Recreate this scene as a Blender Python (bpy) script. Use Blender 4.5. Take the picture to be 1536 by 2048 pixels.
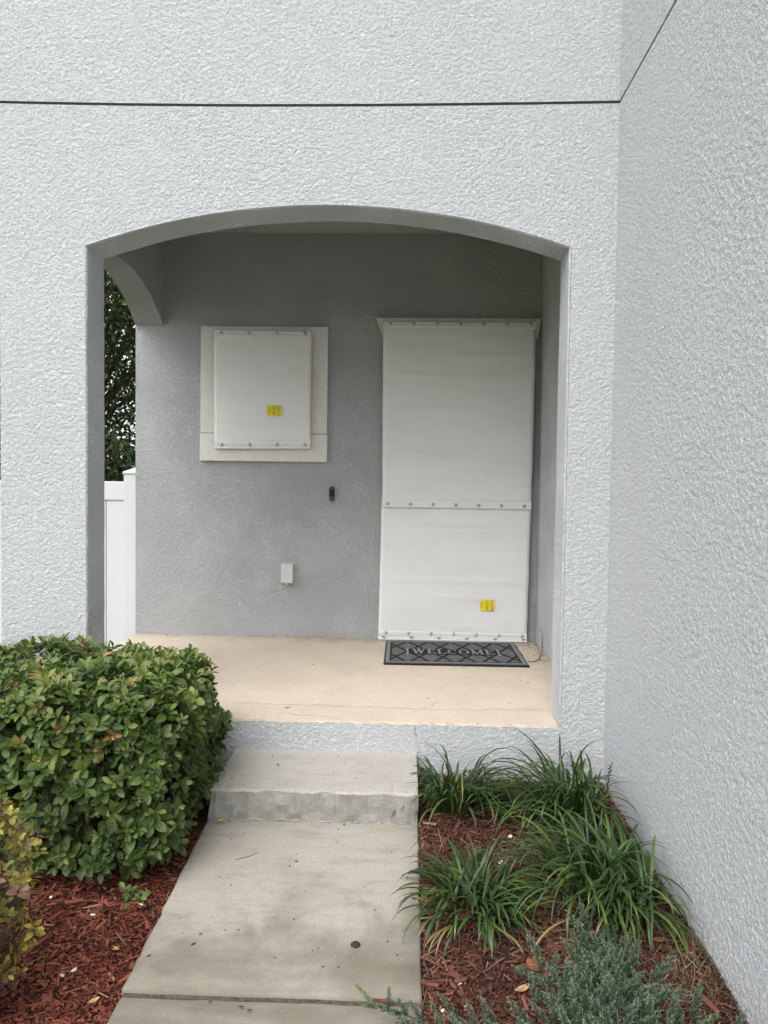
import bpy, math, random
import numpy as np
from mathutils import Matrix, Vector
random.seed(7); rng = np.random.default_rng(7)
scene = bpy.context.scene
for o in list(bpy.data.objects): bpy.data.objects.remove(o)

# ------------------------------------------------------------ camera
CAM = np.array([0., 0., 1.40])
YAW, PITCH, ROLL, FPX = math.radians(1.7703), math.radians(2.1343), math.radians(0.7539), 1487.0
fw = np.array([-math.sin(YAW)*math.cos(PITCH), math.cos(YAW)*math.cos(PITCH), -math.sin(PITCH)])
r0 = np.array([math.cos(YAW), math.sin(YAW), 0.]); u0 = np.cross(r0, fw)
rt = r0*math.cos(ROLL)+u0*math.sin(ROLL); up = -r0*math.sin(ROLL)+u0*math.cos(ROLL)
cd = bpy.data.cameras.new('camera'); cam = bpy.data.objects.new('camera', cd)
scene.collection.objects.link(cam)
m = Matrix.Identity(4)
for i in range(3):
    m[i][0] = rt[i]; m[i][1] = up[i]; m[i][2] = -fw[i]; m[i][3] = CAM[i]
cam.matrix_world = m
cd.sensor_fit = 'VERTICAL'; cd.sensor_height = 24.0; cd.sensor_width = 18.0; cd.lens = 24.0*FPX/2048
cd.clip_start = 0.05; cd.clip_end = 2000
scene.camera = cam

# ------------------------------------------------------------ sky, sun, exposure
SUN_EL, SUN_AZ = math.radians(52), math.radians(207)      # azimuth measured clockwise from +Y: behind the camera, to the left
world = bpy.data.worlds.new('World'); scene.world = world; world.use_nodes = True
wt = world.node_tree; wt.nodes.clear()
sky = wt.nodes.new('ShaderNodeTexSky'); sky.sky_type = 'NISHITA'; sky.sun_disc = False
sky.sun_elevation = SUN_EL; sky.sun_rotation = SUN_AZ
sky.air_density = 1.0; sky.dust_density = 8.0; sky.ozone_density = 1.0
hs = wt.nodes.new('ShaderNodeHueSaturation'); hs.inputs['Saturation'].default_value = 0.30
bg = wt.nodes.new('ShaderNodeBackground'); bg.inputs['Strength'].default_value = 0.14
wo = wt.nodes.new('ShaderNodeOutputWorld')
cl = wt.nodes.new('ShaderNodeMix'); cl.data_type = 'RGBA'; cl.inputs[0].default_value = 0.55      # an even layer of cloud over the clear sky
cl.inputs[7].default_value = (8.6, 9.0, 9.4, 1)
wt.links.new(sky.outputs[0], hs.inputs['Color']); wt.links.new(hs.outputs[0], cl.inputs[6]); wt.links.new(cl.outputs[2], bg.inputs['Color']); wt.links.new(bg.outputs[0], wo.inputs['Surface'])
sd = bpy.data.lights.new('sun', 'SUN'); sd.energy = 0.8; sd.angle = math.radians(50); sd.color = (1.0, 0.985, 0.96)
sun = bpy.data.objects.new('sun', sd); scene.collection.objects.link(sun); sun.location = (-6, -8, 12)
sv = Vector((math.sin(SUN_AZ)*math.cos(SUN_EL), math.cos(SUN_AZ)*math.cos(SUN_EL), math.sin(SUN_EL)))
sun.rotation_euler = sv.to_track_quat('Z', 'Y').to_euler()
vs = scene.view_settings; vs.view_transform = 'Standard'; vs.look = 'None'; vs.gamma = 1; vs.use_curve_mapping = False
vs.exposure = 0.92

# ------------------------------------------------------------ helpers
COL = scene.collection
def link(o): COL.objects.link(o); return o
def tag(o, label=None, cat=None, group=None, kind=None):
    if label: o['label'] = label
    if cat: o['category'] = cat
    if group: o['group'] = group
    if kind: o['kind'] = kind
    return o
def root(name, loc, label=None, cat=None, group=None, kind=None):
    o = link(bpy.data.objects.new(name, None)); o.location = loc; o.empty_display_size = .1
    return tag(o, label, cat, group, kind)
def world_pos(o):
    p = Vector((0, 0, 0))
    while o is not None and o.type == 'EMPTY': p += o.location; o = o.parent
    return p
def par(o, parent):
    if parent is not None:
        o.parent = parent
        if parent.type == 'EMPTY': o.matrix_parent_inverse = Matrix.Translation(-world_pos(parent))
    return o
def mesh(name, verts, faces, mats, midx=None, smooth=False, tint=None, uv=None):
    me = bpy.data.meshes.new(name)
    me.from_pydata([tuple(v) for v in verts] if not isinstance(verts, np.ndarray) else verts.tolist(), [], faces if not isinstance(faces, np.ndarray) else faces.tolist())
    for mm in (mats if isinstance(mats, (list, tuple)) else [mats]): me.materials.append(mm)
    if midx is not None: me.polygons.foreach_set('material_index', np.asarray(midx, np.int32))
    if smooth: me.polygons.foreach_set('use_smooth', np.ones(len(me.polygons), bool))
    if tint is not None:
        a = me.attributes.new('tint', 'FLOAT', 'POINT'); a.data.foreach_set('value', np.asarray(tint, np.float32))
    if uv is not None:
        a = me.attributes.new('luv', 'FLOAT2', 'POINT'); a.data.foreach_set('vector', np.asarray(uv, np.float32).ravel())
    me.update()
    return me
def obj(name, me, parent=None):
    return par(link(bpy.data.objects.new(name, me)), parent)
class MB:
    def __init__(s): s.v = []; s.f = []; s.m = []
    def add(s, vs, fs, mi=0):
        b = len(s.v); s.v += [tuple(v) for v in vs]; s.f += [tuple(i+b for i in f) for f in fs]; s.m += [mi]*len(fs); return s
    def box(s, x0, x1, y0, y1, z0, z1, b=0.0, mi=0):
        if b <= 0:
            return s.add([(x0,y0,z0),(x1,y0,z0),(x1,y1,z0),(x0,y1,z0),(x0,y0,z1),(x1,y0,z1),(x1,y1,z1),(x0,y1,z1)],
                     [(0,3,2,1),(4,5,6,7),(0,1,5,4),(1,2,6,5),(2,3,7,6),(3,0,4,7)], mi)
        V = []; F = []
        X=(x0,x1); Y=(y0,y1); Z=(z0,z1); idx={}
        for i in (0,1):
            for j in (0,1):
                for k in (0,1):
                    sx=1-2*i; sy=1-2*j; sz=1-2*k
                    for ax in range(3):
                        p=[X[i]+sx*b, Y[j]+sy*b, Z[k]+sz*b]; p[ax]=(X[i],Y[j],Z[k])[ax]
                        idx[i,j,k,ax]=len(V); V.append(tuple(p))
        c=lambda i,j,k,a: idx[i,j,k,a]
        F += [(c(0,0,0,0),c(0,0,1,0),c(0,1,1,0),c(0,1,0,0)),(c(1,0,0,0),c(1,1,0,0),c(1,1,1,0),c(1,0,1,0)),
              (c(0,0,0,1),c(1,0,0,1),c(1,0,1,1),c(0,0,1,1)),(c(0,1,0,1),c(0,1,1,1),c(1,1,1,1),c(1,1,0,1)),
              (c(0,0,0,2),c(0,1,0,2),c(1,1,0,2),c(1,0,0,2)),(c(0,0,1,2),c(1,0,1,2),c(1,1,1,2),c(0,1,1,2))]
        for k in (0,1):
            for j in (0,1): F.append((c(0,j,k,1),c(1,j,k,1),c(1,j,k,2),c(0,j,k,2)))
            for i in (0,1): F.append((c(i,0,k,0),c(i,1,k,0),c(i,1,k,2),c(i,0,k,2)))
        for i in (0,1):
            for j in (0,1): F.append((c(i,j,0,0),c(i,j,1,0),c(i,j,1,1),c(i,j,0,1)))
        for i in (0,1):
            for j in (0,1):
                for k in (0,1): F.append((c(i,j,k,0),c(i,j,k,1),c(i,j,k,2)))
        return s.add(V, F, mi)
    def tube(s, pts, rad, n=6, mi=0, caps=True):
        pts=[Vector(p) for p in pts]; V=[]; F=[]
        rad = rad if isinstance(rad,(list,tuple)) else [rad]*len(pts)
        for i,p in enumerate(pts):
            t=(pts[min(i+1,len(pts)-1)]-pts[max(i-1,0)]).normalized()
            a=t.cross(Vector((0.31,0.2,0.93))).normalized(); bb=t.cross(a)
            for k in range(n):
                an=2*math.pi*k/n; V.append(p+(a*math.cos(an)+bb*math.sin(an))*rad[i])
        for i in range(len(pts)-1):
            for k in range(n): F.append((i*n+k,i*n+(k+1)%n,(i+1)*n+(k+1)%n,(i+1)*n+k))
        if caps: F.append(tuple(range(n))[::-1]); F.append(tuple((len(pts)-1)*n+k for k in range(n)))
        return s.add(V,F,mi)
    def lathe(s, prof, c, n=16, axis='Y', mi=0):
        # prof: (radius, distance towards the viewer, i.e. -Y for axis 'Y', +Z for axis 'Z')
        V=[]; F=[]
        for r,h in prof:
            for k in range(n):
                a=2*math.pi*k/n
                if axis=='Y': V.append((c[0]+r*math.cos(a), c[1]-h, c[2]+r*math.sin(a)))
                else: V.append((c[0]+r*math.cos(a), c[1]+r*math.sin(a), c[2]+h))
        for i in range(len(prof)-1):
            for k in range(n): F.append((i*n+k,i*n+(k+1)%n,(i+1)*n+(k+1)%n,(i+1)*n+k))
        F.append(tuple((len(prof)-1)*n+k for k in range(n)))
        return s.add(V,F,mi)
    def mesh(s, name, mats, smooth=False):
        return mesh(name, s.v, s.f, mats, s.m, smooth)
    def build(s, name, mats, parent=None, smooth=False):
        return obj(name, s.mesh(name, mats, smooth), parent)

# smooth pseudo noise for geometry
def vnoise(x, y, seed=0):
    r = np.random.default_rng(seed); t = 0*x
    for _ in range(7):
        a = r.uniform(0, 2*np.pi); k = r.uniform(.6, 2.2); t = t + np.sin((x*np.cos(a)+y*np.sin(a))*k*2*np.pi + r.uniform(0, 6.28))
    return t/3.5

# ------------------------------------------------------------ materials
class NT:
    def __init__(s, name):
        s.mat = bpy.data.materials.new(name); s.mat.use_nodes = True; s.t = s.mat.node_tree; s.t.nodes.clear()
        s.out = s.n('OutputMaterial'); s.b = s.n('BsdfPrincipled'); s.l(s.b.outputs[0], s.out.inputs[0])
        s.b.inputs['Specular IOR Level'].default_value = .3
    def n(s, typ, **kw):
        nd = s.t.nodes.new('ShaderNode'+typ)
        for k, v in kw.items():
            if k in nd.inputs:
                if hasattr(v, 'is_linked') or isinstance(v, bpy.types.NodeSocket): s.l(v, nd.inputs[k])
                else: nd.inputs[k].default_value = v
            else: setattr(nd, k, v)
        return nd
    def l(s, a, b): s.t.links.new(a, b)
    def set(s, sock, v):
        if isinstance(v, bpy.types.NodeSocket): s.l(v, s.b.inputs[sock])
        else: s.b.inputs[sock].default_value = v
    def coord(s, sc=(1,1,1), rot=(0,0,0)):
        c = s.n('TexCoord'); mp = s.n('Mapping'); mp.inputs['Scale'].default_value = sc; mp.inputs['Rotation'].default_value = rot
        s.l(c.outputs['Object'], mp.inputs['Vector']); return mp.outputs[0]
    def noise(s, vec, scale, detail=3., rough=.55, dist=0.):
        n = s.n('TexNoise', Scale=scale, Detail=detail, Roughness=rough, Distortion=dist); s.l(vec, n.inputs['Vector']); return n.outputs['Fac']
    def vor(s, vec, scale, feature='F1'):
        n = s.n('TexVoronoi', Scale=scale); n.feature = feature; s.l(vec, n.inputs['Vector']); return n.outputs['Distance'], n.outputs['Color'] if feature != 'DISTANCE_TO_EDGE' else None
    def ramp(s, fac, stops, interp='LINEAR'):
        r = s.n('ValToRGB'); s.l(fac, r.inputs[0]); e = r.color_ramp; e.interpolation = interp
        while len(e.elements) < len(stops): e.elements.new(.5)
        for el, (p, c) in zip(e.elements, stops):
            el.position = p; el.color = (c, c, c, 1) if isinstance(c, (int, float)) else (*c, 1)
        return r.outputs[0]
    def mr(s, v, a, b, c=0., d=1.):
        n = s.n('MapRange', interpolation_type='SMOOTHSTEP'); s.l(v, n.inputs['Value'])
        for k, x in zip(('From Min','From Max','To Min','To Max'), (a, b, c, d)): n.inputs[k].default_value = x
        return n.outputs[0]
    def math(s, op, a, b=None):
        n = s.n('Math', operation=op)
        for i, x in enumerate((a, b)):
            if x is None: continue
            if isinstance(x, bpy.types.NodeSocket): s.l(x, n.inputs[i])
            else: n.inputs[i].default_value = x
        return n.outputs[0]
    def mix(s, fac, a, b, mode='MIX'):
        n = s.n('Mix', data_type='RGBA', blend_type=mode)
        for i, x in ((0, fac), (6, a), (7, b)):
            if isinstance(x, bpy.types.NodeSocket): s.l(x, n.inputs[i])
            elif i == 0: n.inputs[0].default_value = x
            else: n.inputs[i].default_value = (*x, 1)
        return n.outputs[2]
    def bump(s, h, strength=.5, dist=.01, prev=None):
        b = s.n('Bump', Strength=strength, Distance=dist); s.l(h, b.inputs['Height'])
        if prev is not None: s.l(prev, b.inputs['Normal'])
        return b.outputs[0]
    def attr(s, name, out='Fac'):
        a = s.n('Attribute'); a.attribute_name = name; return a.outputs[out]
def plain(name, col, rough=.6, metal=0., spec=.3, noise=0.08, scale=30):
    t = NT(name); v = t.coord(); nz = t.noise(v, scale, 4)
    f = t.mr(nz, .3, .7)
    t.set('Base Color', t.mix(f, tuple(c*(1-noise) for c in col), tuple(min(1, c*(1+noise)) for c in col)))
    t.set('Roughness', rough); t.set('Metallic', metal); t.set('Specular IOR Level', spec)
    return t.mat

def stucco(name, col, sc=1.0, dist=.0042, amount=1.0, fine_only=False):
    t = NT(name); v = t.coord()
    a = t.noise(v, 58*sc, 6.0, .68, .25)
    plates = t.mr(a, .44, .55)                    # flat-topped trowelled islands
    b = t.noise(v, 120*sc, 4.0, .68, .2)
    lumps = t.mr(b, .42, .60)
    fine = t.noise(v, 520*sc, 2., .6)
    big = t.mr(t.noise(v, 3.1, 3.), .36, .62)        # smoother and rougher patches
    h = t.math('ADD', t.math('MULTIPLY', plates, .62), t.math('MULTIPLY', lumps, t.math('ADD', t.math('MULTIPLY', big, .38), .14)))
    h = t.math('ADD', h, t.math('MULTIPLY', fine, .07))
    if fine_only: h = t.math('ADD', t.mr(t.noise(v, 135., 4., .68), .38, .60), t.math('MULTIPLY', t.noise(v, 300., 3., .6), .25))
    nrm = t.bump(h, amount, dist)
    t.l(nrm, t.b.inputs['Normal'])
    vs_ = t.coord((1.6, 1.6, .35))
    stain = t.mr(t.noise(vs_, 1.7, 5., .6), .42, .75)
    c1 = t.mix(t.math('MULTIPLY', stain, .18), col, tuple(c*.92 for c in col))
    grime = t.mr(t.noise(v, 11., 4., .65), .55, .8)
    c2 = t.mix(t.math('MULTIPLY', grime, .07), c1, tuple(c*k for c, k in zip(col, (.84,.83,.81))))
    t.set('Base Color', c2); t.set('Roughness', .95); t.set('Specular IOR Level', .08)
    return t.mat
WALL = (.585, .602, .620)
M_stucco = stucco('stucco_grey', WALL)
M_stucco_fine = stucco('stucco_grey_relief', WALL, 1.0, .0028, fine_only=True)
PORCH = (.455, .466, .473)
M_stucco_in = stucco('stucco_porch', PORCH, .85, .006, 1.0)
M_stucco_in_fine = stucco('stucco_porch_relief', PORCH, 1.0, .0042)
M_trim = plain('trim_cream', (.665,.645,.607), .8, noise=.05, scale=40)
M_ceiling = plain('ceiling_paint', (.42,.42,.40), .9)
M_joint = plain('joint_grey', (.16,.165,.17), .6)
M_crackg = plain('crack_dark', (.20,.20,.195), .95)

def fabric():
    t = NT('storm_fabric'); v = t.coord()
    w = t.n('TexWave', wave_type='BANDS', bands_direction='Z', Scale=190., Distortion=.6, Detail=1.); t.l(v, w.inputs['Vector'])
    w2 = t.n('TexWave', wave_type='BANDS', bands_direction='X', Scale=190., Distortion=.6, Detail=1.); t.l(v, w2.inputs['Vector'])
    h = t.math('ADD', w.outputs['Fac'], w2.outputs['Fac'])
    thread = t.noise(t.coord((2, 2, 60)), 4., 3., .6); thread2 = t.noise(t.coord((60, 2, 2)), 4., 3., .6)
    h2 = t.math('ADD', thread, thread2)
    n1 = t.bump(h, .12, .0008); n2 = t.bump(h2, .18, .002, n1); t.l(n2, t.b.inputs['Normal'])
    st = t.mr(t.noise(t.coord((1, 1, 2.2)), 3.2, 5., .62), .45, .8)
    c = t.mix(t.math('MULTIPLY', st, .55), (.76,.757,.747), (.665,.657,.632))
    sm = t.mr(t.noise(v, 14., 3., .6), .66, .8)
    c = t.mix(t.math('MULTIPLY', sm, .25), c, (.58,.56,.52))
    t.set('Base Color', c); t.set('Roughness', .62); t.set('Specular IOR Level', .25)
    return t.mat
M_fabric = fabric()
M_metal = plain('bolt_metal', (.62,.60,.57), .28, 1.0, .5, .1, 200)
M_dull = plain('grommet_metal', (.42,.40,.37), .45, 1.0, .5, .1, 200)
M_alu = plain('track_white', (.72,.72,.71), .35, 0., .5, .03)
M_yellow = plain('label_yellow', (.86,.72,.03), .5, noise=.04)
M_print = plain('label_print', (.22,.17,.02), .6)
M_red = plain('marker_red', (.38,.07,.02), .6)
M_black = plain('black_plastic', (.008,.008,.009), .45, spec=.25)
M_black2 = plain('black_gloss', (.02,.02,.024), .12, spec=.6)
M_greypl = plain('grey_plastic', (.22,.225,.23), .4)
M_box = plain('box_paint', (.53,.535,.53), .6, noise=.03)
M_vinyl = plain('vinyl_white', (.57,.585,.59), .4, spec=.4, noise=.02, scale=6)

def concrete(name, base, dark, light, dirty=None):
    t = NT(name); v = t.coord()
    a = t.noise(t.coord((1.0, 1.6, 1)), 2.3, 6., .62, .3)
    streak = t.noise(t.coord((2.2, 9, 9)), 3.0, 5., .6, .2)
    f = t.mr(a, .40, .68)
    c = t.mix(f, light, base)
    c = t.mix(t.math('MULTIPLY', t.mr(streak, .48, .72), .55), c, dark)
    blot = t.mr(t.noise(v, 7.5, 4., .6), .58, .74)
    c = t.mix(t.math('MULTIPLY', blot, .5), c, dark)
    if dirty:                                    # trodden, mildewed stretch of the walk with a ragged outline
        sx = t.n('SeparateXYZ'); t.l(v, sx.inputs[0])
        yy = t.math('ADD', sx.outputs[1], t.math('MULTIPLY', t.math('SUBTRACT', t.noise(t.coord((1.3, 1, 1)), 2.6, 5., .6, .4), .5), 1.5))
        c = t.mix(t.mr(yy, 2.10, 2.58, 1., 0.), c, t.mix(t.mr(t.noise(t.coord((1, 2.4, 1)), 4.5, 5., .65), .3, .75, .0, .45), dirty, c))
    grain = t.noise(v, 260., 2., .7)
    c = t.mix(t.mr(grain, .35, .7, 0., .30), c, tuple(x*.6 for x in base))
    c = t.mix(t.mr(t.noise(v, 95., 4., .7), .42, .72, 0., .38), c, tuple(x*.62 for x in base))
    d, col = t.vor(v, 95.)
    sep = t.n('SeparateColor'); t.l(col, sep.inputs[0])
    dot = t.math('MULTIPLY', t.math('LESS_THAN', d, .17), t.math('GREATER_THAN', sep.outputs[0], .93))
    c = t.mix(t.math('MULTIPLY', dot, .75), c, (.07,.06,.05))
    d2, col2 = t.vor(v, 170.)
    sep2 = t.n('SeparateColor'); t.l(col2, sep2.inputs[0])
    dot2 = t.math('MULTIPLY', t.math('LESS_THAN', d2, .17), t.math('GREATER_THAN', sep2.outputs[1], .97))
    c = t.mix(t.math('MULTIPLY', dot2, .8), c, (.72,.69,.63))
    t.set('Base Color', c); t.set('Roughness', .82); t.set('Specular IOR Level', .25)
    h = t.math('ADD', t.math('MULTIPLY', grain, .5), t.math('MULTIPLY', t.noise(t.coord((3, 70, 3)), 5., 3., .6), .35))
    h = t.math('SUBTRACT', h, t.math('MULTIPLY', dot, .5))
    t.l(t.bump(h, .45, .003), t.b.inputs['Normal'])
    return t.mat
M_walk = concrete('concrete_walk', (.355,.325,.278), (.25,.222,.178), (.385,.358,.315), (.165,.144,.110))
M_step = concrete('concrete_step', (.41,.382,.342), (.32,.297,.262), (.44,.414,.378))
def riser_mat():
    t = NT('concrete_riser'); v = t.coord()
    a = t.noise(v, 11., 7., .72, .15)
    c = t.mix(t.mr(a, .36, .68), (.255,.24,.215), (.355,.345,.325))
    e = t.mr(t.noise(v, 24., 6., .75), .54, .72)
    c = t.mix(t.math('MULTIPLY', e, .5), c, (.46,.45,.435))
    c = t.mix(t.mr(t.noise(v, 150., 3., .7), .4, .75, 0., .35), c, (.15,.14,.12))
    t.set('Base Color', c); t.set('Roughness', .9)
    t.l(t.bump(t.noise(v, 120., 4., .7), .5, .005), t.b.inputs['Normal'])
    return t.mat
M_riser = riser_mat()
def porch_mat():
    t = NT('porch_paint'); v = t.coord()
    a = t.mr(t.noise(v, 3.5, 5., .6), .38, .7)
    c = t.mix(a, (.585,.498,.405), (.53,.45,.365))
    c = t.mix(t.math('MULTIPLY', t.mr(t.noise(v, 17., 6., .7), .48, .75), .6), c, (.475,.39,.30))
    c = t.mix(t.mr(t.noise(v, 85., 4., .7), .45, .75, 0., .3), c, (.40,.32,.24))
    d, col = t.vor(v, 70.); sep = t.n('SeparateColor'); t.l(col, sep.inputs[0])
    dot = t.math('MULTIPLY', t.math('LESS_THAN', d, .16), t.math('GREATER_THAN', sep.outputs[0], .82))
    c = t.mix(t.math('MULTIPLY', dot, .6), c, (.27,.20,.14))
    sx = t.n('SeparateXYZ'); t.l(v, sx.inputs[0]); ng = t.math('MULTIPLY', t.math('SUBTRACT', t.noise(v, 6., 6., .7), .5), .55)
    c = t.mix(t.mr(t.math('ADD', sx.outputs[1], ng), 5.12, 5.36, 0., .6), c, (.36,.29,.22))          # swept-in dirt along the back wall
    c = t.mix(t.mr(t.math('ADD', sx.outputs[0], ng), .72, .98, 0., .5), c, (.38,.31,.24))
    t.set('Base Color', c); t.set('Roughness', .6); t.set('Specular IOR Level', .3)
    h = t.math('ADD', t.noise(v, 130., 3., .6), t.math('MULTIPLY', t.mr(t.noise(v, 45., 2.), .4, .6), .5))
    t.l(t.bump(h, .5, .003), t.b.inputs['Normal'])
    return t.mat
M_porch = porch_mat()
M_paintedge2 = plain('joint_dirt', (.085,.07,.05), .95, noise=.4, scale=90)
M_paintedge = plain('paint_ragged_edge', (.50,.46,.39), .9, noise=.25, scale=60)
def soil():
    t = NT('mulch_soil'); v = t.coord()
    c = t.ramp(t.noise(v, 60., 5., .7), [(.3,(.02,.011,.008)),(.5,(.07,.025,.016)),(.72,(.15,.05,.03))])
    t.set('Base Color', c); t.set('Roughness', .95); t.l(t.bump(t.noise(v, 90., 4., .7), .9, .02), t.b.inputs['Normal']); return t.mat
M_soil = soil()
def lawn():
    t = NT('lawn'); v = t.coord()
    c = t.ramp(t.noise(v, 1.3, 8., .7), [(.3,(.05,.075,.025)),(.6,(.09,.115,.04)),(.8,(.15,.14,.07))])
    t.set('Base Color', c); t.set('Roughness', .95); t.l(t.bump(t.noise(v, 60., 4., .7), .8, .03), t.b.inputs['Normal']); return t.mat
M_lawn = lawn()
def tinted(name, stops, rough=.55, spec=.3, grain=None, transl=0.0, veins=False, margin=None):
    t = NT(name); tn = t.attr('tint'); c = t.ramp(tn, stops)
    if veins:
        uv = t.attr('luv', 'Vector'); sx = t.n('SeparateXYZ'); t.l(uv, sx.inputs[0])
        au = t.math('ABSOLUTE', sx.outputs[0])
        mid = t.mr(au, .0, .14, 1., 0.)
        c = t.mix(t.math('MULTIPLY', mid, .45), c, t.mix(.6, c, (.30,.40,.12)))
        ph = t.math('ADD', t.math('MULTIPLY', sx.outputs[1], 44.), t.math('MULTIPLY', au, -16.))
        vv = t.math('SINE', ph)
        c = t.mix(t.mr(vv, .55, 1., 0., .35), c, t.mix(.5, c, (.22,.30,.08)))
        edge = t.mr(au, .74, 1.0)
        c = t.mix(t.math('MULTIPLY', edge, .35), c, margin or (.26,.36,.10))
        t.l(t.bump(t.math('ADD', vv, t.math('MULTIPLY', mid, -2.)), .25, .002), t.b.inputs['Normal'])
    if grain:
        v = t.coord(); g = t.noise(v, grain, 4., .7)
        c = t.mix(t.mr(g, .3, .75, 0., .6), c, t.mix(.62, c, (.01,.006,.004)))
        t.l(t.bump(g, .6, .003), t.b.inputs['Normal'])
    t.set('Base Color', c); t.set('Roughness', rough); t.set('Specular IOR Level', spec)
    if transl > 0:
        tr = t.n('BsdfTranslucent'); t.l(c, tr.inputs['Color']); ms = t.n('MixShader'); ms.inputs[0].default_value = transl
        t.l(t.b.outputs[0], ms.inputs[1]); t.l(tr.outputs[0], ms.inputs[2]); t.l(ms.outputs[0], t.out.inputs[0])
    return t.mat
M_hedge = tinted('hedge_leaf', [(0,(.016,.030,.008)),(.35,(.033,.062,.013)),(.7,(.073,.122,.022)),(.86,(.140,.185,.032)),(.94,(.30,.26,.05)),(1,(.34,.12,.045))], .38, .45, transl=.22, veins=True)
M_vari = tinted('variegated_leaf', [(0,(.075,.05,.025)),(.25,(.125,.09,.04)),(.45,(.17,.085,.07)),(.55,(.24,.10,.10)),(.62,(.16,.17,.04)),(.8,(.34,.30,.06)),(1,(.50,.40,.08))], .45, .4, transl=.22, veins=True, margin=(.36,.30,.12))
M_blade = tinted('liriope_blade', [(0,(.012,.030,.009)),(.4,(.030,.064,.016)),(.7,(.066,.120,.026)),(.85,(.14,.19,.04)),(.95,(.27,.23,.07)),(1,(.23,.17,.10))], .36, .45, transl=.18)
M_needle = tinted('juniper_needle', [(0,(.016,.028,.015)),(.45,(.070,.112,.066)),(.85,(.215,.285,.185)),(.96,(.20,.22,.06)),(1,(.36,.24,.06))], .6, .3, transl=.12)
M_twig = plain('twig_bark', (.10,.07,.05), .9, noise=.3)
M_chip = tinted('mulch_chip_red', [(0,(.014,.008,.006)),(.2,(.045,.014,.009)),(.5,(.180,.046,.027)),(.75,(.28,.085,.050)),(.92,(.32,.15,.10)),(1,(.30,.22,.15))], .8, .25, grain=230)
M_chip2 = tinted('mulch_chip_brown', [(0,(.014,.009,.007)),(.2,(.060,.027,.019)),(.5,(.155,.056,.037)),(.75,(.24,.100,.068)),(.92,(.31,.19,.14)),(1,(.30,.23,.17))], .8, .25, grain=230)
M_straw = tinted('dry_straw', [(0,(.13,.095,.06)),(.5,(.26,.20,.13)),(1,(.40,.33,.24))], .7, .3)
M_shell = plain('white_shell', (.72,.69,.63), .6, noise=.12, scale=120)
M_bark = plain('tree_bark', (.075,.06,.045), .95, noise=.4, scale=12)
M_tleaf = tinted('oak_leaf', [(0,(.020,.034,.010)),(.5,(.048,.078,.018)),(1,(.115,.155,.034))], .5, .35, transl=.25)
M_deadleaf = plain('dead_leaf', (.27,.14,.055), .7, noise=.35, scale=90)
M_leafyel = plain('yellow_leaf', (.55,.38,.05), .6, noise=.25, scale=120)
M_darkspot = plain('seed_brown', (.045,.025,.018), .8)
M_wire = plain('wire_grey', (.32,.31,.30), .5, .6)
M_roof = plain('roof_shingle', (.10,.10,.105), .95, noise=.3, scale=8)
M_neigh = plain('neighbour_stucco', (.34,.33,.31), .9)

# ------------------------------------------------------------ dimensions (metres)
YF, YI, YB = 3.45, 3.655, 5.344          # front face, inner face of the front wall, porch back wall
XL, XR, XW = -1.5035, 0.7235, 0.9336     # arch jambs, long wall on the right
XO = -1.915; XS = -1.77                  # house corner, inner face of the arched side wall
ZP = 0.285; ZCEIL = 3.18; ZTOP = 5.6; ZSPR = 2.486; ZAPX = 2.672
def xo(y): return XO - .058*(y-YF)/(YB-YF)
def zgroove(x):
    t = (x-XO)/(XW-XO); return 3.133 + .0105*(1-2*t)**2*(1 if t < .5 else .35) - .0085*(1-(1-2*t)**2)
def zgroove_np(x):
    t = (x-XO)/(XW-XO); return 3.133 + .0105*(1-2*t)**2*np.where(t < .5, 1, .35) - .0085*(1-(1-2*t)**2)
def walkz(y): return 0.017 - 0.085*(2.99-y) if y > .6 else 0.017-.085*2.39
def walkz_np(y): return np.where(y > .6, .017-.085*(2.99-y), .017-.085*2.39)
def bedz(x, y):
    w = walkz_np(y); n = .008*vnoise(x*2.3, y*2.3, 3)
    t = np.clip((x-.06)/.35, 0, 1); t = t*t*(3-2*t)
    right = (w-.022)*(1-t) + (.018-.034*(3.45-y))*t
    left = w-.026 + .012*np.clip((-.8-x)/.8, 0, 1)
    return np.where(x > -.3, right, left) + n

# ------------------------------------------------------------ ground
def ground():
    n = 48; xs = np.concatenate([np.linspace(-400, -6, 6), np.linspace(-4.5, 4.5, 10), np.linspace(6, 400, 6)]); ys = np.concatenate([np.linspace(-400, -6, 6), np.linspace(-4, 30, 12), np.linspace(40, 400, 6)])
    V = [(x, y, -.26) for y in ys for x in xs]; w = len(xs)
    F = [(j*w+i, j*w+i+1, (j+1)*w+i+1, (j+1)*w+i) for j in range(len(ys)-1) for i in range(w-1)]
    tag(obj('ground', mesh('ground', V, F, M_lawn)), kind='structure')
    for x0, x1, nm in ((-3.2, -.80, 'a'), (.064, XW+.02, 'b')):
        xs = np.linspace(x0, x1, 60); ys = np.linspace(.3, 3.47, 70); X, Y = np.meshgrid(xs, ys)
        Z = bedz(X, Y) + .006*vnoise(X*9, Y*9, 5)
        V = np.stack([X, Y, Z], -1).reshape(-1, 3); w = len(xs)
        F = [(j*w+i, j*w+i+1, (j+1)*w+i+1, (j+1)*w+i) for j in range(len(ys)-1) for i in range(w-1)]
        b = len(V); rim = list(range(w)) + [j*w+w-1 for j in range(1, len(ys))] + [(len(ys)-1)*w+i for i in range(w-2, -1, -1)] + [j*w for j in range(len(ys)-2, 0, -1)]
        V2 = V.tolist() + [[V[k][0], V[k][1], -.3] for k in rim]; L = len(rim)
        F += [(rim[k], b+k, b+(k+1) % L, rim[(k+1) % L]) for k in range(L)]
        tag(obj('planting_bed', mesh('planting_bed', V2, F, M_soil, smooth=True)), kind='structure')
ground()

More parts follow.
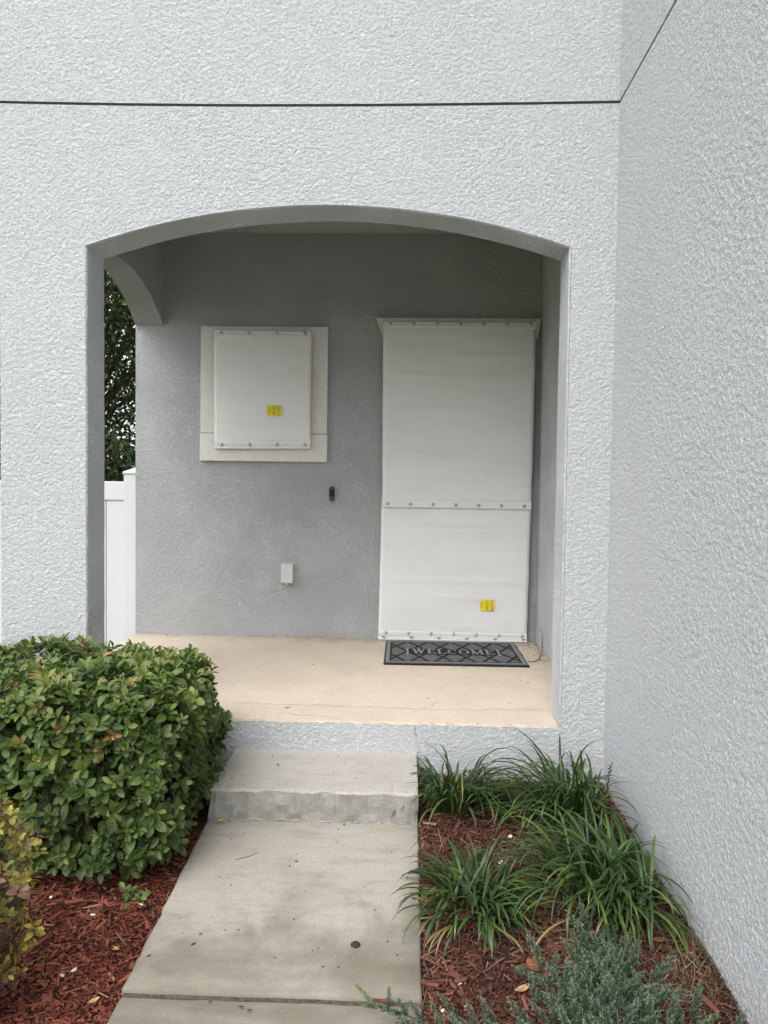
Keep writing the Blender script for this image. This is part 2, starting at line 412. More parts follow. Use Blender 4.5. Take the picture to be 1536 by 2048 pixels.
# ------------------------------------------------------------ house
house = root('house', (-.5, 4.4, 0), 'pale grey stucco house with an arched porch and a long blank wall on the right', 'house')

PERM = np.random.default_rng(99).permutation(4096)
def perlin(x, y, seed):
    xi = np.floor(x).astype(np.int64); yi = np.floor(y).astype(np.int64); xf = x-xi; yf = y-yi
    def g(a, b, dx, dy):
        h = PERM[(PERM[(a+seed*131) & 4095]+b) & 4095]*(2*np.pi/4096); return np.cos(h)*dx+np.sin(h)*dy
    u = xf*xf*xf*(xf*(xf*6-15)+10); v = yf*yf*yf*(yf*(yf*6-15)+10)
    a = g(xi, yi, xf, yf)*(1-u)+g(xi+1, yi, xf-1, yf)*u; b = g(xi, yi+1, xf, yf-1)*(1-u)+g(xi+1, yi+1, xf-1, yf-1)*u
    return a*(1-v)+b*v
def fbm(x, y, f, o, gain, seed):
    t = 0; amp = 1.
    for k in range(o): t = t+amp*perlin(x*f+7.3*k, y*f+3.1*k, seed+k); f *= 2.07; amp *= gain
    return t
def sst(x, a, b): t = np.clip((x-a)/(b-a), 0, 1); return t*t*(3-2*t)
def relief(u, v, seed):
    """knock-down stucco: trowelled plates of uneven size over a lumpy ground, smoother in patches (metres)"""
    wx = u+.006*perlin(u*22, v*22, seed+40); wz = v+.006*perlin(u*22+9, v*22+4, seed+41)
    big = fbm(u, v, 1.6, 2, .5, seed+20)
    p = fbm(wx*.9, wz, 60, 2, .6, seed) + .12*big
    plates = sst(p, -.09, .06)
    lumps = sst(fbm(wx, wz, 100, 2, .6, seed+10), -.1, .3)
    grain = fbm(u, v, 150, 1, .5, seed+15)
    k = .85+.2*np.clip(big*2, -1, 1)
    return (.0021*plates*k + .0014*lumps*(1-.35*plates) + .0003*grain)
BEV = .006
def arch_z(x):
    half = (XR-XL)/2; xm = (XR+XL)/2; rise = ZAPX-ZSPR; Rr = (half**2+rise**2)/(2*rise); zc = ZAPX-Rr
    return zc+np.sqrt(np.maximum(0, Rr*Rr-(x-xm)**2))
def front_wall():
    b = BEV; H = .0046
    def seg(a, c): return np.linspace(a, c, int(round((c-a)/H))+1)
    xl, xr = XL-b, XR+b
    xs = np.concatenate([seg(XO, xl), seg(xl, xr)[1:], seg(xr, XW)[1:]]); iL = len(seg(XO, xl))-1; iR = iL+len(seg(xl, xr))-1; nX = len(xs)
    z0 = ZP-.012; zs_a = seg(z0, ZSPR); gz = zgroove_np(xs)
    V = []; F = []; M = []; cnt = [0]
    def patch(X, Z):
        """grid rows x cols of x, z; displaced outwards except close to edges"""
        d = np.full(X.shape, 1.)
        inx = np.maximum(np.maximum(XL-X, X-XR), 0)
        az = arch_z(np.clip(X, XL, XR)); dist = np.where(Z < ZSPR, inx, np.hypot(inx, np.maximum(Z-az, 0)))
        dist = np.where(Z < z0-1e-6, np.maximum(z0-Z, inx), dist)
        d = sst(dist, .002, .018); d = d*sst(np.abs(Z-zgroove_np(X)), .006, .016)
        ragged = .0016*fbm(X, Z, 30, 2, .5, 71)*(1-d)
        Y = YF-relief(X, Z, 1)*d-.0012*(1-d)-np.abs(ragged)*.5
        r, c = X.shape; base = cnt[0]
        V.append(np.stack([X, Y, Z], -1).reshape(-1, 3)); cnt[0] += r*c
        j, i = np.meshgrid(np.arange(r-1), np.arange(c-1), indexing='ij'); a = base+j*c+i
        F.append(np.stack([a, a+1, a+c+1, a+c], -1).reshape(-1, 4))
        return base+np.arange(r*c).reshape(r, c)
    A = patch(*np.meshgrid(xs[:iL+1], zs_a)); B = patch(*np.meshgrid(xs[iR:], zs_a))
    low = np.where((xs > xl) & (xs < xr), np.maximum(ZSPR, arch_z(np.clip(xs, XL, XR))+b), ZSPR)
    nb = 146; T = np.linspace(0, 1, nb)[:, None]; top = gz-.0065
    U = patch(np.repeat(xs[None], nb, 0), low[None]*(1-T)+top[None]*T)
    nd = 140; T = np.linspace(0, 1, nd)[:, None]
    D = patch(np.repeat(xs[None], nd, 0), (gz+.0065)[None]*(1-T)+3.78*T)
    K = patch(*np.meshgrid(xs, np.linspace(-.06, z0, 66)))
    allV = np.concatenate(V); allF = np.concatenate(F).tolist()
    # rim of the opening: left jamb up, arch, right jamb down
    rim = list(A[:, -1]) + list(U[0, iL+1:iR]) + list(B[::-1, 0])
    P = allV[rim]; nrm = np.zeros((len(rim), 2)); na = len(A)
    half = (XR-XL)/2; xm = (XR+XL)/2; rise = ZAPX-ZSPR; Rr = (half**2+rise**2)/(2*rise); zc = ZAPX-Rr
    for k in range(len(rim)):
        if k < na: nrm[k] = (-1, 0)
        elif k >= len(rim)-len(B): nrm[k] = (1, 0)
        else: q = np.array([P[k, 0]-xm, P[k, 2]-zc]); nrm[k] = q/np.linalg.norm(q)
    nrm[na-1] = (-1, 1); nrm[len(rim)-len(B)] = (1, 1)
    rr = np.random.default_rng(2).normal(0, .0010, (len(rim), 3)); rr = sum(np.roll(rr, q, 0) for q in range(-14, 15))/9
    rings = [np.array(rim)]; extra = []; n0 = len(allV); L = len(rim)
    for c, (y, off) in enumerate(((YF+b, b), (YI-b, b), (YI, 0.))):
        Q = np.stack([P[:, 0]-nrm[:, 0]*(off+rr[:, c]), np.full(L, y), P[:, 2]-nrm[:, 1]*(off+rr[:, c])], -1); extra.append(Q); rings.append(n0+c*L+np.arange(L))
    allV = np.concatenate([allV]+extra); nf0 = len(allF)
    for a, c in zip(rings[:-1], rings[1:]): allF += [(int(a[k]), int(a[k+1]), int(c[k+1]), int(c[k])) for k in range(L-1)]
    soffit = len(allF)
    mb = MB()
    # joint sides, plain upper wall, buried foot, back face
    for row, dz in ((U[-1], .001), (D[0], -.001)):
        for k in range(nX-1):
            p, q = allV[row[k]], allV[row[k+1]]; mb.add([p, q, (q[0], YF+.014, q[2]+dz), (p[0], YF+.014, p[2]+dz)], [(0, 1, 2, 3)])
    mb.add([(XO, YF-.001, 3.78), (XW, YF-.001, 3.78), (XW, YF-.001, ZTOP), (XO, YF-.001, ZTOP)], [(0, 1, 2, 3)])
    mb.add([(XO, YF-.001, -.3), (XW, YF-.001, -.3), (XW, YF-.001, -.055), (XO, YF-.001, -.055)], [(0, 1, 2, 3)])
    mb.add([(XO, YF-.001, -.3), (XO, YI, -.3), (XO, YI, ZTOP), (XO, YF-.001, ZTOP)], [(3, 2, 1, 0)])
    mb.add([(XL-b, YF, z0), (XR+b, YF, z0), (XR+b, YI, z0), (XL-b, YI, z0)], [(0, 1, 2, 3)])
    bx = np.linspace(xl, xr, 60); bz = np.maximum(ZSPR, arch_z(np.clip(bx, XL, XR))+b)
    mb.add([(x, YI, z) for x, z in zip(bx, bz)]+[(x, YI, ZTOP) for x in bx], [(k+1, k, 60+k, 61+k) for k in range(59)])
    for x0, x1 in ((XO, xl), (xr, XW)): mb.add([(x0, YI, -.3), (x1, YI, -.3), (x1, YI, ZTOP), (x0, YI, ZTOP)], [(3, 2, 1, 0)])
    nv = len(allV); allV = np.concatenate([allV, np.array(mb.v)]); allF += [tuple(i+nv for i in f) for f in mb.f]
    mi = np.zeros(len(allF), int); mi[nf0:] = 1
    me = mesh('front_wall', allV, allF, [M_stucco_fine, M_stucco], mi, True); me.polygons.foreach_set('use_smooth', np.arange(len(allF)) < nf0)
    obj('front_wall', me, house)
    s = MB(); xs2 = np.linspace(XO, XW-.011, 50)
    for i in range(49):
        a, c = xs2[i], xs2[i+1]
        s.add([(a, YF+.009, zgroove(a)-.007), (c, YF+.009, zgroove(c)-.007), (c, YF+.009, zgroove(c)+.007), (a, YF+.009, zgroove(a)+.007)], [(0, 1, 2, 3)])
        s.add([(a, YF-.003, zgroove(a)+.0045), (c, YF-.003, zgroove(c)+.0045), (c, YF+.010, zgroove(c)+.0045), (a, YF+.010, zgroove(a)+.0045)], [(0, 1, 2, 3)])
    s.build('expansion_joint', M_joint, house)
front_wall()

def long_wall():
    mb = MB(); zg = float(zgroove(XW)); xf = XW-.0012; y0, y1 = 1.55, YF+.004
    t = np.linspace(0, 1, 380); ys = y0+(y1-y0)*(t*.72+t*t*.28)
    V = []; F = []; n = 0
    for za, zb in ((-.10, zg-.0075), (zg+.0075, 3.85)):
        zs = np.linspace(za, zb, int((zb-za)/.0049)); Y, Z = np.meshgrid(ys, zs)
        d = sst(np.abs(Z-zg), .007, .017)*sst(Y-y0, .0, .02)
        X = XW-.0002-relief(Y*1.02+31.7, Z, 5)*d-.001*(1-d)
        r, c = Y.shape; V.append(np.stack([X, Y, Z], -1).reshape(-1, 3)); j, i = np.meshgrid(np.arange(r-1), np.arange(c-1), indexing='ij'); a = n+j*c+i
        F.append(np.stack([a, a+c, a+c+1, a+1], -1).reshape(-1, 4)); n += r*c
    V = np.concatenate(V); F = np.concatenate(F).tolist(); nf = len(F)
    mb.add([(xf, -2.4, -.3), (xf, y0+.001, -.3), (xf, y0+.001, zg-.0075), (xf, -2.4, zg-.0075)], [(0, 1, 2, 3)])
    mb.add([(xf, -2.4, zg+.0075), (xf, y0+.001, zg+.0075), (xf, y0+.001, ZTOP), (xf, -2.4, ZTOP)], [(0, 1, 2, 3)])
    mb.add([(xf, y0, 3.849), (xf, y1, 3.849), (xf, y1, ZTOP), (xf, y0, ZTOP)], [(0, 1, 2, 3)])
    mb.add([(xf, y0, -.3), (xf, y1, -.3), (xf, y1, -.099), (xf, y0, -.099)], [(0, 1, 2, 3)])
    mb.add([(XW, YI-.05, -.3), (XW, YB+.2, -.3), (XW, YB+.2, ZTOP), (XW, YI-.05, ZTOP)], [(0, 1, 2, 3)])
    mb.add([(xf, -2.4, -.3), (XW+.22, -2.4, -.3), (XW+.22, -2.4, ZTOP), (xf, -2.4, ZTOP)], [(0, 1, 2, 3)])
    mb.add([(XW+.22, -2.4, -.3), (XW+.22, YB+.2, -.3), (XW+.22, YB+.2, ZTOP), (XW+.22, -2.4, ZTOP)], [(0, 1, 2, 3)])
    for z in (zg-.0075, zg+.0075): mb.add([(xf, -2.4, z), (xf, y1, z), (XW+.02, y1, z), (XW+.02, -2.4, z)], [(0, 1, 2, 3)])
    allF = F+[tuple(i+len(V) for i in f) for f in mb.f]; mi = np.zeros(len(allF), int); mi[nf:] = 1
    obj('long_wall', mesh('long_wall', np.concatenate([V, np.array(mb.v)]), allF, [M_stucco_fine, M_stucco], mi, True), house)
    MB().box(XW+.009, XW+.2, -2.4, YF+.1, zg-.0073, zg+.0073).build('expansion_joint', M_joint, house)
long_wall()

def arch_side_wall():
    # the left side of the porch: pier return, arch and upper wall, in the plane x = xo(y)..XS
    ya, yb = 3.90, YB; za, zapx = 2.516, 2.757; NA = 40
    hm = (yb-ya)/2; ym = (ya+yb)/2; rise = zapx-za; Rr = (hm*hm+rise*rise)/(2*rise); zc = zapx-Rr
    mb = MB()
    A = [(ya+(yb-ya)*i/NA) for i in range(NA+1)]; Z = [zc+math.sqrt(max(0, Rr*Rr-(y-ym)**2)) for y in A]
    A = [ya]*30+A; Z = list(np.linspace(ZP-.01, za-.005, 30))+Z
    rr = np.random.default_rng(4).normal(0, .0012, len(A))
    ob = len(mb.v)
    for y, z, q in zip(A, Z, rr): mb.v += [(xo(y), y, z+q), (XS, y, z+q)]
    for i in range(len(A)-1): mb.f.append((ob+2*i, ob+2*i+1, ob+2*i+3, ob+2*i+2)); mb.m.append(0)
    # faces above and beside
    for X in (lambda y: xo(y), lambda y: XS):
        b0 = len(mb.v)
        for i in range(30, len(A)): mb.v += [(X(A[i]), A[i], Z[i]+rr[i]), (X(A[i]), A[i], ZTOP)]
        n = len(A)-30
        for i in range(n-1): mb.f.append((b0+2*i, b0+2*i+2, b0+2*i+3, b0+2*i+1)); mb.m.append(0)
        b1 = len(mb.v); mb.v += [(X(YI), YI, -.3), (X(ya), ya, -.3), (X(ya), ya, ZTOP), (X(YI), YI, ZTOP)]; mb.f.append((b1, b1+1, b1+2, b1+3)); mb.m.append(0)
    mb.add([(xo(ya), ya, -.3), (XS, ya, -.3), (XS, ya, ZP), (xo(ya), ya, ZP)], [(0, 1, 2, 3)])
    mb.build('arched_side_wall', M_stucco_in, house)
arch_side_wall()

# back wall (with the rest of the house body behind it), ceiling
def back_wall():
    XB = xo(YB); xs = np.linspace(XB, XW, 425); zs = np.linspace(ZP-.02, ZCEIL+.02, 445); X, Z = np.meshgrid(xs, zs)
    d = sst(X-XB, 0, .02); Y = YB-(.85*relief(X+50.3, Z*1.03, 9)-.002)*d
    V = np.stack([X, Y, Z], -1).reshape(-1, 3); r, c = X.shape; j, i = np.meshgrid(np.arange(r-1), np.arange(c-1), indexing='ij'); a = j*c+i
    F = np.stack([a, a+1, a+c+1, a+c], -1).reshape(-1, 4).tolist(); nf = len(F)
    mb = MB(); e = .0001
    mb.add([(XB, YB+e, -.3), (XB, YB+e, ZTOP), (XB, YB+9, ZTOP), (XB, YB+9, -.3)], [(0, 1, 2, 3)])
    mb.add([(XB, YB+9, -.3), (XB, YB+9, ZTOP), (XW, YB+9, ZTOP), (XW, YB+9, -.3)], [(0, 1, 2, 3)])
    mb.add([(XB, YB+.003, ZCEIL), (XW, YB+.003, ZCEIL), (XW, YB+.003, ZTOP), (XB, YB+.003, ZTOP)], [(0, 1, 2, 3)])
    mb.add([(XB, YB+.003, -.3), (XW, YB+.003, -.3), (XW, YB+.003, ZP), (XB, YB+.003, ZP)], [(0, 1, 2, 3)])
    allF = F+[tuple(k+len(V) for k in f) for f in mb.f]; mi = np.zeros(len(allF), int); mi[nf:] = 1
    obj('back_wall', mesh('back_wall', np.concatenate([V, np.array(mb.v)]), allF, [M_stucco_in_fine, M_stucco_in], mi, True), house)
back_wall(); XB = xo(YB)
MB().box(XS, XW, YI, YB, ZCEIL, ZCEIL+.12).build('porch_ceiling', M_ceiling, house)
MB().box(XB-.25, XW+.25, YF-.35, YB+9.2, ZTOP, ZTOP+.25).build('eave', M_trim, house)

def porch_floor():
    r = np.random.default_rng(21); xs = np.linspace(XL+.002, XR-.002, 140); jag = r.normal(0, .0035, 140); jag = (jag+np.roll(jag, 1)+np.roll(jag, 2))/1.7
    mb = MB(); V = []; yb = YB-.002
    fy = YF+.006+jag
    n = len(xs)
    for x, y in zip(xs, fy): V += [(x, y, ZP-.011), (x, y+.003, ZP), (x, YI-.02, ZP)]
    F = []
    for i in range(n-1): F += [(3*i, 3*i+3, 3*i+4, 3*i+1), (3*i+1, 3*i+4, 3*i+5, 3*i+2)]
    mb.add(V, F)
    mb.add([(XL+.002, YI-.02, ZP), (XR-.002, YI-.02, ZP), (XW-.002, YI-.02, ZP), (XW-.002, yb, ZP), (xo(yb), yb, ZP), (xo(3.9), 3.9, ZP), (XL+.002, 3.9, ZP)], [(0, 1, 2, 3, 4, 5, 6)])
    mb.add([(xo(3.9), 3.9, ZP), (xo(yb), yb, ZP), (xo(yb), yb, -.3), (xo(3.9), 3.9, -.3)], [(0, 1, 2, 3)])
    fl = mb.build('porch_floor', M_porch, house)
    # ragged bead of paint along the front edge
    e = MB(); r2 = np.random.default_rng(5)
    pts = [(x, YF+.001+abs(r2.normal(0, .0025)), ZP-.012+r2.normal(0, .0022)) for x in np.linspace(XL+.01, XR-.004, 190)]
    e.tube(pts, [.0016+abs(q) for q in r2.normal(0, .0012, len(pts))], 5); e.build('paint_edge', M_paintedge, house)
    return fl
floor = porch_floor()

def ribbon(pts, w, nrm, name, mat, parent):
    nrm = Vector(nrm); V = []; F = []
    for i, p in enumerate(pts):
        p = Vector(p); t = (Vector(pts[min(i+1, len(pts)-1)])-Vector(pts[max(i-1, 0)])).normalized(); s = t.cross(nrm)*w*random.uniform(.4, 1.1)*.5
        V += [p-s, p+s]
    for i in range(len(pts)-1): F.append((2*i, 2*i+1, 2*i+3, 2*i+2))
    return obj(name, mesh(name, V, F, mat), parent)
def wander(a, b, n, amp, axis, seed):
    r = random.Random(seed); a = Vector(a); b = Vector(b); off = 0; out = []
    for i in range(n+1):
        t = i/n; off = off*.7+r.uniform(-amp, amp); p = a.lerp(b, t); p[axis] += off*math.sin(math.pi*min(1, max(0.05, t))); out.append(p)
    return out
ribbon(wander((-.584, YF-.0015, .272), (-.555, YF-.0015, .143), 14, .012, 0, 1), .004, (0,-1,0), 'crack', M_crackg, house)
ribbon(wander((.050, YF-.0015, .268), (.066, YF-.0015, .145), 14, .005, 0, 2), .005, (0,-1,0), 'crack', M_crackg, house)
M_floorcrack = plain('floor_crack', (.33,.245,.18), .95)
ribbon(wander((-.85, 3.70, ZP+.001), (.10, 3.66, ZP+.001), 40, .012, 1, 3), .0045, (0,0,1), 'crack', M_floorcrack, house)
ribbon(wander((.10, 3.66, ZP+.001), (.70, 3.70, ZP+.001), 30, .012, 1, 4), .004, (0,0,1), 'crack', M_floorcrack, house)
ribbon(wander((.08, 3.66, ZP+.001), (.17, 3.80, ZP+.001), 10, .012, 0, 5), .004, (0,0,1), 'crack', M_floorcrack, house)
ribbon(wander((-.60, 3.55, ZP+.001), (-.30, 3.49, ZP+.001), 14, .012, 1, 6), .004, (0,0,1), 'crack', M_floorcrack, house)
ribbon(wander((-.42, YB-.0035, .875), (-.355, YB-.0035, .884), 6, .004, 2, 8), .004, (0,-1,0), 'crack', M_crackg, house)

# window surround: two jambs + head, and a sill piece below the seam
def surround():
    y0, y1 = YB-.028, YB
    k = y0/YB; q = lambda x: x*k; z = lambda v: 1.4+(v-1.4)*k
    W = [q(-1.5), q(-1.36), q(-.74), q(-.5817)]
    tr = MB().box(W[0], W[1], y0, y1, z(1.7555), z(2.52), .003).build('window_trim', M_trim, house)
    MB().box(W[2], W[3], y0, y1, z(1.7555), z(2.52), .003).build('trim_jamb', M_trim, tr)
    MB().box(W[1]+.001, W[2]-.001, y0+.0005, y1, z(2.44), z(2.5195), .003).build('trim_head', M_trim, tr)
    MB().box(W[0]-.003, W[3]+.003, y0-.003, y1, z(1.553), z(1.7525), .004).build('sill', M_trim, tr)
    MB().box(W[1]+.001, W[2]-.001, y1-.006, y1-.001, z(1.7535), z(2.44)).build('pane', M_black2, tr)
    # flared header over the door
    h = MB(); ya = YB-.04; f = ya/YB; X = lambda x: x*f; Zz = lambda v: 1.4+(v-1.4)*f
    a = [(-.24, 2.586), (.932, 2.586), (.905, 2.44), (-.185, 2.44)]
    V = [(X(x), ya, Zz(v)) for x, v in a] + [(X(x), YB, Zz(v)) for x, v in a]
    h.add(V, [(3, 2, 1, 0), (0, 1, 5, 4), (1, 2, 6, 5), (2, 3, 7, 6), (3, 0, 4, 7)])
    h.build('door_header', M_trim, house)
surround()

# ------------------------------------------------------------ storm panels
YPAN = 5.292
def cloth_panel(corners, name, parent, seed, amp=.004, nx=40, nz=60, folds=()):
    (ax, az), (bx, bz), (cx, cz), (dx, dz) = corners      # tl, tr, br, bl at the panel plane
    V = []; F = []
    U_, T_ = np.meshgrid(np.linspace(0, 1, nx), np.linspace(0, 1, nz))
    X = (ax*(1-U_)+bx*U_)*(1-T_)+(dx*(1-U_)+cx*U_)*T_; Z = (az*(1-U_)+bz*U_)*(1-T_)+(dz*(1-U_)+cz*U_)*T_
    edge = np.clip(np.minimum(T_, 1-T_)*10, 0, 1)
    Y = YPAN - amp*(1.2*np.sin(np.pi*T_)) - amp*edge*(vnoise(X*.9, Z*1.3, seed)*.9+vnoise(X*1.6, Z*5, seed+1)*.30)
    for t0, slope, x0, x1, dep in folds:
        d = (T_ - t0 - slope*(U_-.5))/.012
        m_ = 1/(1+np.exp(-(U_-x0)*30))*1/(1+np.exp((U_-x1)*30))
        Y = Y - dep*np.exp(-d*d)*m_ + dep*.6*np.exp(-(d-1.6)**2)*m_
    j = .0012*vnoise(0*Z, Z*4, seed+3); X = X + np.where(U_ < .5, 1, -1)*np.abs(2*U_-1)**8*j
    V = np.stack([X, Y, Z], -1).reshape(-1, 3); w = nx
    F = [(j*w+i, (j+1)*w+i, (j+1)*w+i+1, j*w+i+1) for j in range(nz-1) for i in range(nx-1)]
    rim = list(range(w)) + [j*w+w-1 for j in range(1, nz)] + [(nz-1)*w+i for i in range(w-2, -1, -1)] + [j*w for j in range(nz-2, 0, -1)]
    b = len(V); V2 = V.tolist()+[[V[k][0], V[k][1]+.0025, V[k][2]] for k in rim]; L = len(rim)
    F += [(rim[k], rim[(k+1) % L], b+(k+1) % L, b+k) for k in range(L)]
    return obj(name, mesh(name, V2, F, M_fabric, smooth=True), parent)
def hem(parent, x0, x1, za, zb, y, slope=0., name='hem'):
    # doubled strip of cloth stitched along the edge, slightly proud
    n = 30; V = []; F = []; r = np.random.default_rng(int(abs(za*1000)))
    for i in range(n+1):
        x = x0+(x1-x0)*i/n; s = slope*(x-x0); w = r.normal(0, .0005)
        V += [(x, y, za+s), (x, y-.003+w, za+s-.004), (x, y-.003+w, zb+s+.004), (x, y, zb+s)]
    for i in range(n):
        for k in range(3): F.append((4*i+k, 4*i+k+1, 4*i+4+k+1, 4*i+4+k))
    o = obj(name, mesh(name, V, F, M_fabric, smooth=False), parent)
    return o
M_stitch = plain('stitch_grey', (.50,.485,.45), .8)
def stitch(parent, x0, x1, z, y, slope=0.):
    pts = [(x, y, z+slope*(x-x0)+random.gauss(0, .0004)) for x in np.linspace(x0, x1, 30)]
    ribbon(pts, .0035, (0, -1, 0), 'stitching', M_stitch, parent)
dome_me = MB().lathe([(.0155, 0), (.0155, .002), (.0115, .0032), (.0105, .006), (.0085, .0095), (.005, .0122), (.0012, .0132)], (0, 0, 0), 14).mesh('bolt', M_metal, True)
flat_me = MB().lathe([(.0150, 0), (.0148, .0025), (.0125, .0045), (.0095, .0045), (.0085, .0022), (.006, .003), (.002, .0036)], (0, 0, 0), 16).mesh('grommet', M_dull, True)
def wing_mesh():
    w = MB(); w.lathe([(.008, 0), (.007, .006), (.0045, .012), (.003, .020), (.001, .021)], (0, 0, 0), 10)
    for s in (-1, 1):
        w.add([(s*.003, -.004, -.004), (s*.013, -.006, .003), (s*.016, -.008, .014), (s*.010, -.008, .013), (s*.003, -.006, .006),
               (s*.003, -.007, -.004), (s*.013, -.009, .003), (s*.016, -.011, .014), (s*.010, -.011, .013), (s*.003, -.009, .006)],
              [(0,1,2,3,4), (9,8,7,6,5), (0,5,6,1), (1,6,7,2), (2,7,8,3), (3,8,9,4), (4,9,5,0)])
    return w.mesh('wing_nut', M_dull)
wing_me = wing_mesh()
def fasteners(parent, name, me, xs, z0, z1, y):
    for i, x in enumerate(xs):
        o = obj(name, me, parent); t = (x-xs[0])/(xs[-1]-xs[0]); o.location = (x, y, z0+(z1-z0)*t); o.rotation_euler = (0, random.uniform(0, 6.28) if me is not wing_me else random.uniform(-.7, .7), 0); o.scale = (.86, .8, .86)
def sticker(parent, x0, x1, z0, z1, y, digit):
    s = MB().add([(x0, y, z0), (x1, y, z0), (x1, y, z1), (x0, y, z1), (x0, y+.0006, z0), (x1, y+.0006, z0), (x1, y+.0006, z1), (x0, y+.0006, z1)], [(0,1,2,3),(4,0,3,7),(1,5,6,2),(3,2,6,7),(0,4,5,1)]).build('sticker', M_yellow, parent)
    w, h = x1-x0, z1-z0; pr = MB(); r = random.Random(digit); yy = y-.0009
    def bar(u0, u1, v, t): pr.add([(x0+u0*w, yy, z1-(v+t)*h), (x0+u1*w, yy, z1-(v+t)*h), (x0+u1*w, yy, z1-v*h), (x0+u0*w, yy, z1-v*h)], [(0,1,2,3)])
    for v in (.20, .37, .53, .72): bar(.03, .20+r.uniform(-.04, .02), v, .055)
    for v, a, c in ((.05,.42,.58),(.16,.36,.66),(.28,.31,.69),(.40,.33,.68),(.52,.37,.64),(.64,.33,.68),(.72,.40,.62),(.79,.43,.58),(.86,.42,.60)):
        u = a
        while u < c:
            l = r.uniform(.035, .11); bar(u, min(c, u+l), v, .05); u += l+.018
    for v in (.06, .16, .27, .38, .48): bar(.74, .97-r.uniform(0, .06), v, .04)
    bar(.245, .255, .0, .99); bar(.715, .725, .0, .99)
    pr.build('print', M_print, s)
    if digit == 1: pts = [(.845, .62), (.83, .98)]
    else: pts = [(.77, .70), (.80, .62), (.86, .60), (.90, .66), (.88, .76), (.82, .86), (.76, .96), (.82, .94), (.88, .97), (.95, .93)]
    ribbon([(x0+u*w, yy-.0004, z1-v*h) for u, v in pts], .006, (0, -1, 0), 'digit', M_print if digit == 1 else M_red, s)

# window panel
wp = root('storm_panel', (-1.04, YPAN, 1.65), 'square off-white fabric storm panel bolted over the window', 'storm panel', 'fabric storm panels')
cloth_panel([(-1.39, 2.483), (-.692, 2.474), (-.692, 1.645), (-1.384, 1.637)], 'cloth', wp, 31, .004, 30, 36)
hem(wp, -1.388, -.694, 2.4815, 2.412, YPAN-.0035, -.0115); stitch(wp, -1.386, -.70, 2.456, YPAN-.0085, -.0125)
hem(wp, -1.384, -.694, 1.700, 1.6385, YPAN-.0035, .0105); stitch(wp, -1.382, -.70, 1.667, YPAN-.0085, .008)
fasteners(wp, 'bolt', dome_me, np.linspace(-1.338, -.738, 4), 2.458, 2.455, YPAN-.0068)
fasteners(wp, 'bolt', dome_me, np.linspace(-1.331, -.734, 4), 1.668, 1.671, YPAN-.0068)
sticker(wp, -1.004, -.903, 1.875, 1.951, YPAN-.0145, 1)
# spacer studs hold the panel off the wall
def studs(parent, xs, z, y1=YB):
    for x in xs: MB().tube([(x, YPAN+.001, z), (x, y1, z)], .004, 6).build('stud', M_dull, parent)
studs(wp, (-1.338, -.738), 2.457, YB-.028); studs(wp, (-1.331, -.734), 1.67, YB-.031)

# upper door panel
dp = root('storm_panel', (.35, YPAN, 1.25), 'upper off-white fabric storm panel over the front door, stained near its top', 'storm panel', 'fabric storm panels')
YPAN = 5.286
cloth_panel([(-.187, 2.547), (.886, 2.546), (.877, 1.236), (-.176, 1.240)], 'cloth', dp, 41, .0055, 40, 60, folds=((.725, .012, .05, .60, .022), (.745, .0, .55, .97, .016), (.30, .03, .1, .4, .009), (.19, -.02, .5, .9, .007), (.48, .015, .2, .55, .007), (.90, -.004, .1, .6, .010)))
hem(dp, -.185, .884, 2.5465, 2.502, YPAN-.0035, -.0008); stitch(dp, -.18, .88, 2.526, YPAN-.0085)
hem(dp, -.176, .877, 1.296, 1.2375, YPAN-.0035, -.0035)
fasteners(dp, 'bolt', dome_me, np.linspace(-.135, .845, 7), 2.526, 2.530, YPAN-.0068)
fasteners(dp, 'grommet', flat_me, np.linspace(-.136, .829, 7), 1.262, 1.258, YPAN-.0068)
studs(dp, (-.135, .845), 2.528, YB-.04)
# lower door panel, tucked behind the upper one
YPAN = 5.298
lp = root('storm_panel', (.35, YPAN, .29), 'lower off-white fabric storm panel reaching the porch floor behind the doormat', 'storm panel', 'fabric storm panels')
cloth_panel([(-.181, 1.30), (.877, 1.30), (.866, .315), (-.193, .318)], 'cloth', lp, 51, .004, 40, 50, folds=((.60, .004, .1, .95, .007), (.93, .002, .5, .72, .008), (.18, .01, .2, .7, .008), (.36, -.015, .45, .9, .006), (.72, .03, .4, .7, .007)))
hem(lp, -.192, .866, .352, .315, YPAN-.0035, -.004); stitch(lp, -.19, .86, .331, YPAN-.0085, -.004)
tk = MB(); tk.box(-.195, .868, YPAN-.008, YPAN+.03, .2895, .3135, .002); tk.box(-.195, .868, YPAN-.018, YPAN-.0082, .2885, .2985, .002)
tk.build('track', M_alu, lp)
fasteners(lp, 'bolt', dome_me, np.linspace(-.142, .830, 7), .338, .331, YPAN-.0068)
fasteners(lp, 'wing_nut', wing_me, np.linspace(-.156, .841, 6), .306, .304, YPAN-.0085)
sticker(lp, .529, .630, .511, .588, YPAN-.012, 2)

